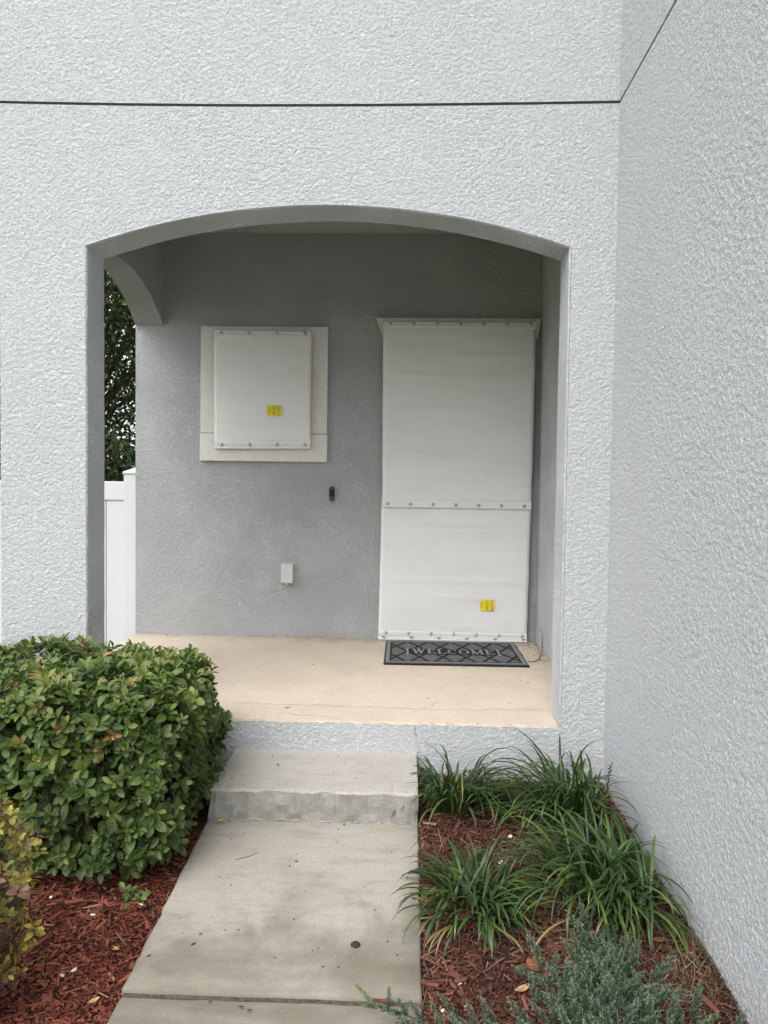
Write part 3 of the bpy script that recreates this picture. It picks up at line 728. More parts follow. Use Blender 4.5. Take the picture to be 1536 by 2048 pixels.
# ------------------------------------------------------------ doorbell and outlet box
def capsule(w, h, d, c, mi=0, mb=None, n=12):
    mb = mb or MB(); r = w/2; s = h/2-r; out = []
    for rr, yy in ((r, 0), (r, -d*.75), (r*.86, -d)):
        for k in range(n+1): a = math.pi*k/n; out.append((c[0]+rr*math.cos(a), c[1]+yy, c[2]+s+rr*math.sin(a)))
        for k in range(n+1): a = math.pi+math.pi*k/n; out.append((c[0]+rr*math.cos(a), c[1]+yy, c[2]-s+rr*math.sin(a)))
    L = 2*(n+1); F = []
    for q in range(2):
        for k in range(L): F.append((q*L+k, q*L+(k+1) % L, (q+1)*L+(k+1) % L, (q+1)*L+k))
    F.append(tuple(range(2*L, 3*L))); return mb.add(out, F, mi)
db = root('video_doorbell', (-.541, YB, 1.27), 'slim black rounded doorbell on the grey porch wall', 'doorbell')
capsule(.048, .124, .006, (-.540, YB, 1.3245)).build('back_plate', M_box, db, True)
capsule(.040, .114, .024, (-.541, YB-.0055, 1.3255)).build('body', M_black, db)
MB().lathe([(.0135, 0), (.0135, .002), (.011, .003)], (-.541, YB-.0295, 1.3625), 18).build('lens', M_black2, db, True)
MB().lathe([(.0150, 0), (.0148, .0025), (.0122, .003), (.0118, .0012)], (-.541, YB-.0295, 1.2895), 20).build('button_ring', M_greypl, db, True)
MB().lathe([(.0112, 0), (.0105, .0022)], (-.541, YB-.0295, 1.2895), 18).build('button', M_black2, db)

ob_ = root('outlet_box', (-.855, YB, .68), 'small grey weatherproof outlet box low on the porch wall', 'outlet box')
MB().box(-.900, -.812, YB-.048, YB, .680, .816, .004).build('cover', M_box, ob_)
MB().box(-.905, -.807, YB-.012, YB, .674, .822, .003).build('back_flange', M_box, ob_)
for z_ in (.690, .806): MB().lathe([(.0035, 0), (.003, .0012), (.0008, .0014)], (-.856, YB-.0481, z_), 8).build('screw', M_dull, ob_, True)
MB().box(-.8995, -.8125, YB-.0145, YB-.0125, .6785, .8175).build('gasket', M_greypl, ob_)
MB().box(-.868, -.846, YB-.040, YB-.018, .668, .6795, .002).build('latch', M_vinyl, ob_)

# ------------------------------------------------------------ doormat
def doormat():
    x0, x1, y0, y1 = -.134, .768, 4.556, 5.225
    dm = root('doormat', ((x0+x1)/2, (y0+y1)/2, ZP), 'grey doormat with black diamond lattice reading WELCOME', 'doormat')
    MB().box(x0, x1, y0, y1, ZP+.0005, ZP+.010, .003).build('base', M_black, dm)
    t = NT('mat_pile'); v = t.coord(); n1 = t.noise(t.coord((4, 40, 4)), 9., 3., .6); n2 = t.noise(v, 330., 2., .7)
    t.set('Base Color', t.mix(t.mr(n1, .35, .65), (.085,.086,.09), (.17,.17,.175))); t.set('Roughness', 1.); t.l(t.bump(n2, .9, .004), t.b.inputs['Normal']); grey = t.mat
    lettering = plain('mat_letter', (.27,.272,.276), 1., noise=.12, scale=200); lt = plain('mat_light', (.19,.193,.198), 1., noise=.12, scale=200); bk = plain('mat_black', (.013,.013,.014), 1., noise=.3, scale=200)
    ix0, ix1, iy0, iy1 = x0+.012, x1-.012, y0+.032, y1-.012
    nx, ny = 150, 76; xs = np.linspace(ix0, ix1, nx+1); ys = np.linspace(iy0, iy1, ny+1)
    V = [(x, y, ZP+.0125) for y in ys for x in xs]; F = []; mi = []
    cx, cy = (x0+x1)/2, (y0+y1)/2
    for j in range(ny):
        for i in range(nx):
            x = (xs[i]+xs[i+1])/2; y = (ys[j]+ys[j+1])/2
            e = min(x-ix0, ix1-x); ey = min(y-iy0, iy1-y)
            u = (x-cx)/.150; w = (y-cy)/.31
            f1 = abs((u+w+.5) % 1-.5); f2 = abs((u-w+.5) % 1-.5)
            if min(e, ey) < .026: k = 1
            elif min(e, ey*.8) < .036: k = 2
            elif abs(x-cx) < .30 and abs(y-cy) < .088: k = 2
            elif min(f1, f2) < .080: k = 2
            else: k = 0
            F.append((j*(nx+1)+i, j*(nx+1)+i+1, (j+1)*(nx+1)+i+1, (j+1)*(nx+1)+i)); mi.append(k)
    b = len(V); V += [(ix0, iy0, ZP+.009), (ix1, iy0, ZP+.009), (ix1, iy1, ZP+.009), (ix0, iy1, ZP+.009)]
    c = [0, nx, ny*(nx+1)+nx, ny*(nx+1)]
    for k in range(4): F.append((b+k, b+(k+1) % 4, c[(k+1) % 4], c[k])); mi.append(1)
    obj('pile', mesh('pile', V, F, [grey, lt, bk], mi), dm)
    # serif letters, built from strokes on a unit box (w x 1)
    def S(x0, y0, x1, y1, w): return ('s', x0, y0, x1, y1, w)
    th, tn, sf = .20, .10, .07
    def ser(x, y, w=.34): return S(x-w/2, y, x+w/2, y, sf)
    def arc(cx, cy, rx, ry, a0, a1, n=12): return ('a', cx, cy, rx, ry, a0, a1, n)
    E_ = (0.86, [S(.2,.0,.2,1,th), S(.03,.035,.8,.035,sf), S(.03,.965,.8,.965,sf), S(.2,.5,.58,.5,tn), S(.79,.0,.79,.26,tn), S(.77,.76,.77,1.,tn), S(.58,.38,.58,.62,sf)])
    L_ = (0.84, [S(.2,0,.2,1,th), S(.03,.035,.78,.035,sf), ser(.2,.965), S(.77,.0,.77,.32,tn)])
    W_ = (1.34, [S(.20,1,.42,0,th), S(.42,0,.67,.92,tn), S(.67,.92,.90,0,th), S(.90,0,1.14,1,tn), ser(.2,.965,.36), ser(1.14,.965,.32), ser(.66,.965,.3)])
    C_ = (0.96, [arc(.5,.5,.42,.48,50,310), S(.80,.68,.80,.98,tn)])
    O_ = (1.02, [arc(.51,.5,.44,.48,0,360,20)])
    M_ = (1.28, [S(.2,0,.2,1,tn), S(.2,1,.62,.05,th), S(.62,.05,1.04,1,tn), S(1.04,0,1.04,1,th), ser(.2,.035,.3), ser(1.04,.035,.36), ser(.17,.965,.28), ser(1.08,.965,.3)])
    glyphs = [W_, E_, L_, C_, O_, M_, E_]; gap = .10; total = sum(g[0] for g in glyphs)+gap*6
    lw = .545; hgt = .128; sc = lw/total; px = cx-lw/2; yb = cy-hgt/2+.004
    for g in glyphs:
        lm = MB(); z = ZP+.0142
        for k, st in enumerate(g[1]):
            if st[0] == 's':
                _, a, b_, c_, d, w = st; p = Vector((px+a*sc, yb+b_*hgt, 0)); q = Vector((px+c_*sc, yb+d*hgt, 0)); t_ = (q-p).normalized(); hor = abs(t_.x) > abs(t_.y)*1.5
                s_ = Vector((0, 1, 0))*w*hgt*.5*1.1 if hor else Vector((1, 0, 0))*w*sc*.5
                zz = z+.0003*k
                lm.add([(*(p-s_).xy, zz), (*(q-s_).xy, zz), (*(q+s_).xy, zz), (*(p+s_).xy, zz)], [(0,1,2,3)])
            else:
                _, ax, ay, rx, ry, a0, a1, n = st; V = []; zz = z+.0003*k
                for i in range(n+1):
                    a = math.radians(a0+(a1-a0)*i/n); thk = .055+.075*abs(math.cos(a))
                    for s_ in (-1, 1): V.append((px+(ax+(rx+s_*thk*.8-.04)*math.cos(a))*sc, yb+(ay+(ry+s_*.04-.04)*math.sin(a))*hgt, zz))
                lm.add(V, [(2*i, 2*i+1, 2*i+3, 2*i+2) for i in range(n)])
        lm.build('letter', lettering, dm); px += (g[0]+gap)*sc
    for s_ in (-1, 1):
        br = MB(); X = cx+s_*.300; z = ZP+.0142
        br.add([(X-.006, cy-.098, z), (X+.006, cy-.098, z), (X+.006, cy+.098, z), (X-.006, cy+.098, z)], [(0,1,2,3)])
        for yy in (-.092, .086): br.add([(X-s_*.02, cy+yy, z+.0004), (X, cy+yy, z+.0004), (X, cy+yy+.012, z+.0004), (X-s_*.02, cy+yy+.012, z+.0004)], [(0,1,2,3)])
        br.build('bracket', lettering, dm)
    dm.rotation_euler = (0, 0, math.radians(.3))
doormat()

# ------------------------------------------------------------ walk and step
XWL, XWR = -.801, .0635
wk = root('walkway', (-.37, 1.5, -.2), kind='structure')
def slab(y0, y1, parent, lip=0.0):
    n = 24; xs = np.linspace(XWL, XWR, 18); ys = np.linspace(y0, y1, n); r = np.random.default_rng(int(abs(y1)*100)); b = .008
    V = []; F = []; w = len(xs)
    for j, y in enumerate(ys):
        for i, x in enumerate(xs):
            z = walkz(y)+lip + .0012*float(vnoise(np.array(x*3), np.array(y*3), 9)); xx = x; yy = y
            if i in (0, w-1): z -= b*.9; xx += r.normal(0, .002)
            if i in (1, w-2): xx = xs[0]+b if i == 1 else xs[-1]-b
            if j in (0, n-1): z -= b*.8; yy += r.normal(0, .0012)
            if j in (1, n-2): yy = ys[0]+b if j == 1 else ys[-1]-b
            V.append((xx, yy, z))
    for j in range(n-1):
        for i in range(w-1): F.append((j*w+i, j*w+i+1, (j+1)*w+i+1, (j+1)*w+i))
    rim = list(range(w)) + [j*w+w-1 for j in range(1, n)] + [(n-1)*w+i for i in range(w-2, -1, -1)] + [j*w for j in range(n-2, 0, -1)]
    bb = len(V); V += [(V[k][0], V[k][1], -.3) for k in rim]; L = len(rim)
    F += [(rim[k], bb+k, bb+(k+1) % L, rim[(k+1) % L]) for k in range(L)]
    obj('slab', mesh('slab', V, F, M_walk, smooth=True), parent)
slab(2.062, 2.995, wk); slab(.70, 2.048, wk, -.004); slab(-.66, .686, wk); slab(-2.1, -.674, wk)
obj('joint_filler', MB().box(XWL+.006, XWR-.006, 2.046, 2.064, -.3, walkz(2.05)-.009).mesh('joint_filler', M_paintedge2), wk)

def step():
    st = root('step', (-.37, 3.2, 0), 'worn grey concrete step below the porch edge', 'step')
    r = np.random.default_rng(3); nx = 60; xs = np.linspace(XWL+.004, XWR-.002, nx); y0, y1, zt = 2.988, YF-.001, .1405; b = .009
    prof = [(0, 0, -.05), (0, 0, .02), (0, 0, .05), (0, 0, .08), (0, 0, zt-b), (0, .003, zt-.003), (0, b, zt), (0, .10, zt), (0, .25, zt), (0, .4, zt), (0, y1-y0, zt)]
    jy = r.normal(0, .002, nx); jy = (jy+np.roll(jy, 1)+np.roll(jy, -1))/2; jz = r.normal(0, .0012, nx)
    V = []; F = []; mi = []
    for i, x in enumerate(xs):
        for k, (_, dy, z) in enumerate(prof):
            yy = y0+dy+(jy[i]*1.3 if k <= 6 else 0)+(.004*float(vnoise(np.array(x*6), np.array(z*9), 2)) if 0 < k < 5 else 0); V.append((x, yy, z+(jz[i] if 3 < k < 7 else 0)))
    K = len(prof)
    for i in range(nx-1):
        for k in range(K-1): F.append((i*K+k, i*K+K+k, i*K+K+k+1, i*K+k+1)); mi.append(1 if k < 4 else 0)
    # ragged ends
    for i in (0, nx-1):
        for k in range(K):
            x, y, z = V[i*K+k]; V[i*K+k] = (x+r.normal(0, .005)*(1 if i == 0 else .3), y, z)
    c0 = tuple(range(K))[::-1]; c1 = tuple((nx-1)*K+k for k in range(K))
    bq = len(V); V += [(xs[0], y1, -.05), (xs[-1], y1, -.05)]
    F += [tuple(list(range(K))+[bq])[::-1], tuple([(nx-1)*K+k for k in range(K)]+[bq+1])]; mi += [1, 1]
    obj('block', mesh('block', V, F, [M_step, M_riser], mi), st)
    e = MB(); pts = [(x, y0+.001+r.normal(0, .002), walkz(2.99)-.002+r.normal(0, .002)) for x in xs[2:-2]]
    e.tube(pts, [max(.001, .0035+q) for q in r.normal(0, .002, len(pts))], 5); e.build('mortar_line', M_riser, st)
step()

# ------------------------------------------------------------ fence
def fence():
    fx1 = xo(YB)-.004; fy = 5.52; zb = -.22; zt = 1.395
    f = root('fence', (fx1-2.0, fy, zb), 'white vinyl privacy fence beside the house, seen past the porch', 'fence')
    bw = .152; bay = 1.83; nb = 0
    post = MB().box(-.0635, .0635, -.0635, .0635, 0, zt+.055-zb, .004).mesh('post', M_vinyl)
    cap = MB(); cap.box(-.070, .070, -.070, .070, 0, .018, .003)
    cap.add([(-.066,-.066,.0185),(.066,-.066,.0185),(.066,.066,.0185),(-.066,.066,.0185),(0,0,.05)], [(0,1,4),(1,2,4),(2,3,4),(3,0,4)]); capm = cap.mesh('post_cap', M_vinyl)
    board = MB().box(-.074, .074, -.011, .011, 0, zt-.135-zb-.10, .004).mesh('board', M_vinyl)
    for k in range(3):
        px = fx1-.0635-k*(bay+.127)
        o = obj('post', post, f); o.location = (px, fy, zb)
        c = obj('post_cap', capm, f); c.location = (px, fy, zt+.056)
        if k == 2: break
        xa, xb = px-.0635-bay, px-.0635
        MB().box(xa, xb, fy-.022, fy+.022, zt-.14, zt, .004).build('top_rail', M_vinyl, f)
        MB().box(xa, xb, fy-.022, fy+.022, zb+.03, zb+.13, .004).build('bottom_rail', M_vinyl, f)
        n = int(bay/bw)
        for i in range(n):
            o = obj('board', board, f); o.location = (xb-.0765-i*bw, fy, zb+.10)
fence()

# ------------------------------------------------------------ foliage helpers
def basis(yv, zv):
    y = yv/np.linalg.norm(yv, axis=1, keepdims=True); x = np.cross(y, zv); x /= np.linalg.norm(x, axis=1, keepdims=True); z = np.cross(x, y)
    return np.stack([x, y, z], -1)             # columns
def leaf_template(hw, rows, cup, droop):
    V = []; uvs = []; F = []
    for v, h in zip(rows, hw):
        for u in (-1, 0, 1):
            V.append((u*h, v, cup*abs(u)*h - droop*v*v)); uvs.append((u, v))
    n = len(rows)
    for i in range(n-1):
        for k in range(2): F.append((3*i+k, 3*i+k+1, 3*i+4+k, 3*i+3+k))
    return np.array(V), F, np.array(uvs)
HT = [leaf_template((.02,.14,.245,.27,.20,.035), (0,.18,.42,.64,.85,1), .35, .18), leaf_template((.02,.11,.20,.215,.15,.02), (0,.2,.45,.66,.86,1), .5, .30)]
VT = [leaf_template((.02,.16,.25,.26,.18,.02), (0,.2,.42,.62,.84,1), .3, .15)]
def scatter(tmpl, Rm, P, S, tint):
    V, F, uv = tmpl; n = len(P); k = len(V)
    W = np.einsum('nij,kj->nki', Rm*S[:, None, None], V) + P[:, None, :]
    Fa = [[f+k*i for f in q] for i in range(n) for q in F]
    return W.reshape(-1, 3), Fa, np.tile(uv, (n, 1)), np.repeat(tint, k)
def project(P):
    d = P-CAM; z = d@fw; return np.stack([768+FPX*(d@rt)/z, 1024-FPX*(d@up)/z, z], -1)
def rosettes(pos, axis, nl, size, r, tilt0=28, tilt1=80):
    A = axis/np.linalg.norm(axis, axis=1, keepdims=True); ref = np.where(np.abs(A[:, 2:3]) < .9, np.array([[0, 0, 1.]]), np.array([[1., 0, 0]]))
    e1 = np.cross(A, ref); e1 /= np.linalg.norm(e1, axis=1, keepdims=True); e2 = np.cross(A, e1)
    out = []
    ph0 = r.uniform(0, 6.28, len(pos))
    for i in range(nl):
        ph = ph0+i*2.4+r.normal(0, .25, len(pos)); th = np.radians(tilt0+(tilt1-tilt0)*i/(nl-1)+r.normal(0, 10, len(pos)))
        rad = e1*np.cos(ph)[:, None]+e2*np.sin(ph)[:, None]
        y = A*np.cos(th)[:, None]+rad*np.sin(th)[:, None]; z = A*np.sin(th)[:, None]-rad*np.cos(th)[:, None]
        s = size*(.62+.42*i/(nl-1))*r.uniform(.8, 1.2, len(pos))
        out.append((basis(y, z), pos-A*(.005*i)+rad*.002, s, np.full(len(pos), i/(nl-1))))
    return [np.concatenate([o[k] for o in out]) for k in range(4)]
def leaves_as_parts(rootobj, name, Rm, P, S, tint, tmpl_id, tmpls, mat, keep, ntint=12):
    # the leaves that show largest become objects sharing mesh data, the others one mesh
    ctr = P+Rm[:, :, 1]*(S*.5)[:, None]; pr = project(ctr); vis = (pr[:, 0] > 2) & (pr[:, 0] < 1534) & (pr[:, 1] > 2) & (pr[:, 1] < 2046) & (pr[:, 2] > .3)
    vdir = CAM-ctr; vdir /= np.linalg.norm(vdir, axis=1, keepdims=True)
    area = S*S*np.abs((Rm[:, :, 2]*vdir).sum(1))/pr[:, 2]**2
    cell = {}
    for i in np.nonzero(vis)[0]:
        c = (int(pr[i, 0]/11), int(pr[i, 1]/11))
        if c not in cell or pr[cell[c], 2] > pr[i, 2]: cell[c] = i
    cand = sorted(cell.values(), key=lambda i: -area[i])[:keep]; sel = np.zeros(len(P), bool); sel[cand] = True
    cache = {}
    for i in cand:
        k = (int(tmpl_id[i]), int(min(ntint-1, tint[i]*ntint)))
        if k not in cache:
            V, F, uv = tmpls[k[0]]; cache[k] = mesh(name, V, F, mat, None, True, np.full(len(V), (k[1]+.5)/ntint), uv)
        o = link(bpy.data.objects.new(name, cache[k])); M = Matrix([[Rm[i, a, b]*S[i] for b in range(3)]+[P[i, a]] for a in range(3)]+[[0, 0, 0, 1]])
        par(o, rootobj); o.matrix_basis = M
    rest = ~sel; VV = []; FF = []; UU = []; TT = []; b = 0
    for q, tm in enumerate(tmpls):
        mk = rest & (tmpl_id == q)
        if not mk.any(): continue
        v, f, u, t = scatter(tm, Rm[mk], P[mk], S[mk], tint[mk]); FF += [[x+b for x in g] for g in f]; VV.append(v); UU.append(u); TT.append(t); b += len(v)
    o = obj('foliage', mesh('foliage', np.concatenate(VV), FF, mat, None, True, np.concatenate(TT), np.concatenate(UU)), rootobj); o['kind'] = 'stuff'

# ------------------------------------------------------------ clipped hedge
def hedge():
    r = np.random.default_rng(77)
    c = np.array([-1.62, 2.925, .318]); hf = np.array([.80, .435, .332])
    h = root('hedge', (c[0], c[1], -.03), 'clipped dark green broadleaf hedge left of the walkway', 'hedge')
    Rs, Ps, Ss, Ts = [], [], [], []
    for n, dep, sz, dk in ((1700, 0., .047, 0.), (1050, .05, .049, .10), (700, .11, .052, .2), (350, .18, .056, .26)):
        q = r.uniform(-1, 1, (n*2, 3)); fc = r.choice(6, n*2, p=[.05, .22, .30, .03, .04, .36])
        for k in range(6): mk = fc == k; q[mk, k//2] = -1 if k % 2 == 0 else 1
        # faces: 0 -x, 1 +x, 2 -y (towards viewer), 3 +y, 4 bottom, 5 top
        pn = 8.; s = (np.abs(q)**pn).sum(1)**(1/pn); q = q/s[:, None]
        nrm = np.sign(q)*np.abs(q)**(pn-1)/hf; nrm /= np.linalg.norm(nrm, axis=1, keepdims=True)
        p = c+q*hf
        low = np.clip((.22-p[:, 2])/.25, 0, 1)
        bulge = .030*vnoise(p[:, 0]*1.6+p[:, 1], p[:, 2]*1.8+p[:, 1]*.7, 12)+.018*vnoise(p[:, 0]*4, p[:, 2]*4+p[:, 1]*4, 13)
        p = p+nrm*(bulge-dep-.03*low+r.normal(0, .017, n*2))[:, None]
        ok = (p[:, 2] > .035+.0*low) & (p[:, 1] < 3.41) & (r.uniform(0, 1, n*2) > low*.35)
        p, nrm = p[ok][:n], nrm[ok][:n]
        ax = nrm*.8+np.array([0, -.12, .55])+r.normal(0, .33, p.shape)
        R_, P_, S_, L_ = rosettes(p, ax, 7, sz, r); S_ = S_*np.tile(r.uniform(.68, 1.28, len(p)), 7)
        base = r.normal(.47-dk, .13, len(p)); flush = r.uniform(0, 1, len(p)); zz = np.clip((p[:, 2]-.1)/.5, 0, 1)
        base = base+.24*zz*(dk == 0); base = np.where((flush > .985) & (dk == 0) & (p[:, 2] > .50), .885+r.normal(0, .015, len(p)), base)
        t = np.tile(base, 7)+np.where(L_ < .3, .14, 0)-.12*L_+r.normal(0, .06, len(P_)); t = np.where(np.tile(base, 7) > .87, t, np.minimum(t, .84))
        t = np.where(r.uniform(0, 1, len(t)) > .9985, .97, t)
        Rs.append(R_); Ps.append(P_); Ss.append(S_); Ts.append(np.clip(t, .02, .99))
    R_, P_, S_, T_ = [np.concatenate(a) for a in (Rs, Ps, Ss, Ts)]
    ok = (P_[:, 1] < 3.44) & (P_[:, 2] > -.01); R_, P_, S_, T_ = R_[ok], P_[ok], S_[ok], T_[ok]
    tid = r.integers(0, 2, len(P_))
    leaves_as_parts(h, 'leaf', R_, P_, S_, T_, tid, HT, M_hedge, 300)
    sm = MB(); rr = random.Random(5)
    for k in range(46):
        bx = rr.uniform(-2.2, -.95); by = rr.uniform(2.68, 3.25); z0 = float(bedz(np.array(bx), np.array(by)))-.02
        p = Vector((bx, by, z0)); pts = [p]; d = Vector((rr.uniform(-.5, .5), rr.uniform(-.5, .3), 1)).normalized()
        for i in range(6): d = (d+Vector((rr.uniform(-.35, .35), rr.uniform(-.35, .35), rr.uniform(-.05, .15)))).normalized(); p = p+d*.10; p.x = min(p.x, -.84); p.y = max(2.60, min(3.36, p.y)); p.z = min(p.z, .6); pts.append(p.copy())
        sm.tube(pts, [.007, .006, .005, .004, .0035, .003, .002], 5)
    sm.build('stems', M_twig, h)
hedge()
# a seedling of the same shrub at the mulch edge
def seedling(x, y, label, seed, n=5, sz=.034):
    r = np.random.default_rng(seed); z = float(bedz(np.array(x), np.array(y)))
    s = root('seedling', (x, y, z), label, 'seedling'); p = np.array([[x, y, z+.012]])+np.concatenate([r.uniform(-.035, .035, (n, 2)), r.uniform(.008, .05, (n, 1))], 1)
    R_, P_, S_, L_ = rosettes(p, np.tile([0, -.2, 1.], (n, 1))+r.normal(0, .3, (n, 3)), 5, sz, r, 35, 85)
    leaves_as_parts(s, 'leaf', R_, P_, S_, np.clip(r.normal(.74, .08, len(P_)), 0, .9), np.zeros(len(P_), int), HT, M_hedge, 300) if len(P_) > 300 else None
    if len(P_) <= 300:
        cache = {}
        for i in range(len(P_)):
            k = int(np.clip(r.normal(.74, .08), 0, .9)*12)
            if k not in cache: V, F, uv = HT[0]; cache[k] = mesh('leaf', V, F, M_hedge, None, True, np.full(len(V), (k+.5)/12), uv)
            o = link(bpy.data.objects.new('leaf', cache[k])); par(o, s); o.matrix_basis = Matrix([[R_[i, a, b]*S_[i] for b in range(3)]+[P_[i, a]] for a in range(3)]+[[0, 0, 0, 1]])
        sm = MB()
        for q in p: sm.tube([(x, y, z-.01), ((x+q[0])/2, (y+q[1])/2, z+.015), tuple(q)], .0018, 4)
        sm.build('stem', M_twig, s)
seedling(-.92, 2.47, 'tiny bright green seedling at the foot of the hedge', 8)

# ------------------------------------------------------------ variegated shrub
def vari():
    r = np.random.default_rng(19); c = np.array([-1.17, 1.93, .25]); hf = np.array([.18, .20, .31])
    h = root('variegated_shrub', (c[0], c[1], float(bedz(np.array(c[0]), np.array(c[1])))), 'small shrub with yellow and pinkish brown leaves at left edge', 'shrub')
    n = 380; d = r.normal(0, 1, (n, 3)); d /= np.linalg.norm(d, axis=1, keepdims=True); rad = r.uniform(.45, 1, n)**.6
    p = c+d*hf*rad[:, None]; p = p+(.05*vnoise(p[:, 0]*4+p[:, 1]*3, p[:, 2]*4, 6))[:, None]*d; p = p[p[:, 2] > .02]; n = len(p); d = (p-c)/hf
    ax = d*.7+np.array([.15, -.1, .5])+r.normal(0, .4, p.shape)
    R_, P_, S_, L_ = rosettes(p, ax, 7, .031, r, 30, 95)
    hi = np.clip((p[:, 2]-.05)/.45, 0, 1)
    cl = np.where(r.uniform(0, 1, n) < .34+.33*hi, r.normal(.78, .10, n), np.where(r.uniform(0, 1, n) < .3, r.normal(.48, .05, n), r.normal(.28, .13, n)))
    t = np.clip(np.tile(cl, 7)+r.normal(0, .07, len(P_)), .02, .99)
    leaves_as_parts(h, 'leaf', R_, P_, S_, t, np.zeros(len(P_), int), VT, M_vari, 300)
    sm = MB(); rr = random.Random(9); z0 = float(bedz(np.array(c[0]), np.array(c[1])))
    for k in range(60):
        q = p[rr.randrange(n)]; b = Vector((c[0]+rr.uniform(-.05, .05), c[1]+rr.uniform(-.05, .05), z0-.02)); e = Vector(q); mid = b.lerp(e, .5)+Vector((rr.uniform(-.03, .03), rr.uniform(-.03, .03), .03))
        sm.tube([b, mid, e], [.004, .003, .0015], 4)
    sm.build('stems', M_twig, h)
vari()

# ------------------------------------------------------------ liriope clumps
def blade_mesh(L, lean, arch, w, tb, r, tipdry):
    n = 11; V = []; F = []; uv = []; tint = []; x = z = 0.0; ang = lean; tw = r.uniform(-.5, .5)
    for i in range(n):
        t = i/(n-1); ww = w*(.55+.45*min(1, t*4))*(1 if t < .6 else max(.06, 1-((t-.6)/.4)**1.8))
        side = Vector((math.sin(tw*t)*.3, 1, 0)).normalized()*ww*.5
        nz = Vector((-math.cos(ang), 0, math.sin(ang)))
        c = Vector((x, 0, z)); V += [c-side+nz*ww*.16, c, c+side+nz*ww*.16]; uv += [(-1, t), (0, t), (1, t)]
        tt = tb-.10*(1-t); tt = tt if t < .86 or not tipdry else .95+.05*(t > .93)
        tint += [tt, tt+.04, tt]
        ds = L/(n-1); x += math.sin(ang)*ds; z += math.cos(ang)*ds; ang = min(2.75, ang+arch*(t**.8)/(n-1)*1.7)
    for i in range(n-1):
        for k in range(2): F.append((3*i+k, 3*i+k+1, 3*i+4+k, 3*i+3+k))
    return mesh('blade', V, F, M_blade, None, True, np.clip(tint, 0, 1), uv)
rb = random.Random(31)
BL = []
for k in range(44):
    lean = rb.uniform(.08, 1.0); BL.append((lean, blade_mesh(1.0, lean, rb.uniform(1.3, 3.2), rb.uniform(.030, .042), rb.choice((.22, .32, .42, .5, .58, .68, .76)), rb, rb.random() < .10)))
for k in range(2):
    lean = rb.uniform(.8, 1.2); BL.append((lean, blade_mesh(1.0, lean, rb.uniform(1.5, 2.6), rb.uniform(.022, .03), .985, rb, True)))
def clump(x, y, rad, n, L, label, seed, upright=0., lean_dir=None, dry=False):
    r = random.Random(seed); z = float(bedz(np.array(x), np.array(y)))
    c = root('liriope_clump', (x, y, z), label, 'grass clump', 'strappy liriope clumps in the right bed')
    pool = sorted(BL, key=lambda b: b[0])
    for i in range(n):
        a = r.uniform(0, 6.283); q = rad*math.sqrt(r.random()); bx, by = x+q*math.cos(a), y+q*math.sin(a)
        outer = q/rad; k = int(np.clip((outer*.55+r.uniform(0, .6)-upright)*len(pool), 0, len(pool)-1)); me = pool[k][1]
        s = L*r.uniform(.62, 1.15)*(1.1-.15*outer)*(1.28 if r.random() < .07 else 1); az = a+r.gauss(0, .9) if r.random() < .75 else r.uniform(0, 6.28)
        # blades stop short of the walls
        for _ in range(12):
            ex, ey = bx+s*.75*math.cos(az), by+s*.75*math.sin(az)
            if ex < XW-.015 and ey < YF-.01 and ex > -.03: break
            az = r.uniform(0, 6.283); s *= .93
        o = link(bpy.data.objects.new('blade', me)); o.location = (bx, by, z-.006); o.rotation_euler = (r.gauss(0, .08), r.gauss(0, .08), az); ws = r.uniform(.85, 1.2)
        o.scale = (s, .27*ws, s); par(o, c)
clump(.22, 3.15, .085, 130, .35, 'sparse upright liriope clump against the porch edge, beside the concrete step', 1, .24)
clump(.395, 3.12, .035, 26, .25, 'smallest liriope clump, a thin upright tuft behind the wire netting', 2, .28)
clump(.71, 3.06, .145, 260, .365, 'bushy dark liriope clump in the corner of the two walls', 3, .13)
clump(.245, 2.48, .115, 205, .26, 'spreading liriope clump spilling over the walkway edge', 4, .03)
clump(.715, 2.53, .165, 300, .365, 'largest liriope clump, against the long wall behind the juniper', 5, .06)

# flower stalk of dark berries in the corner clump
fs = root('berry_stalk', (.80, 2.98, 0), 'thin stalk beaded with dark seeds above the corner liriope', 'seed stalk')
ms = MB(); rs = random.Random(3)
ms.tube([(.80, 2.98, -.01), (.815, 2.985, .12), (.835, 2.98, .285)], .0018, 5); ms.build('stem', M_twig, fs)
ms = MB()
for i in range(22):
    t = i/21; p = Vector((.815, 2.985, .14)).lerp(Vector((.835, 2.98, .285)), t); a = rs.uniform(0, 6.28); rr_ = .0035
    ms.lathe([(.0006, 0), (rr_, rr_*.6), (rr_, rr_*1.3), (.0006, rr_*2)], (p.x+.006*math.cos(a), p.y+.006*math.sin(a), p.z), 6, 'Z')
ms.build('seeds', M_darkspot, fs)

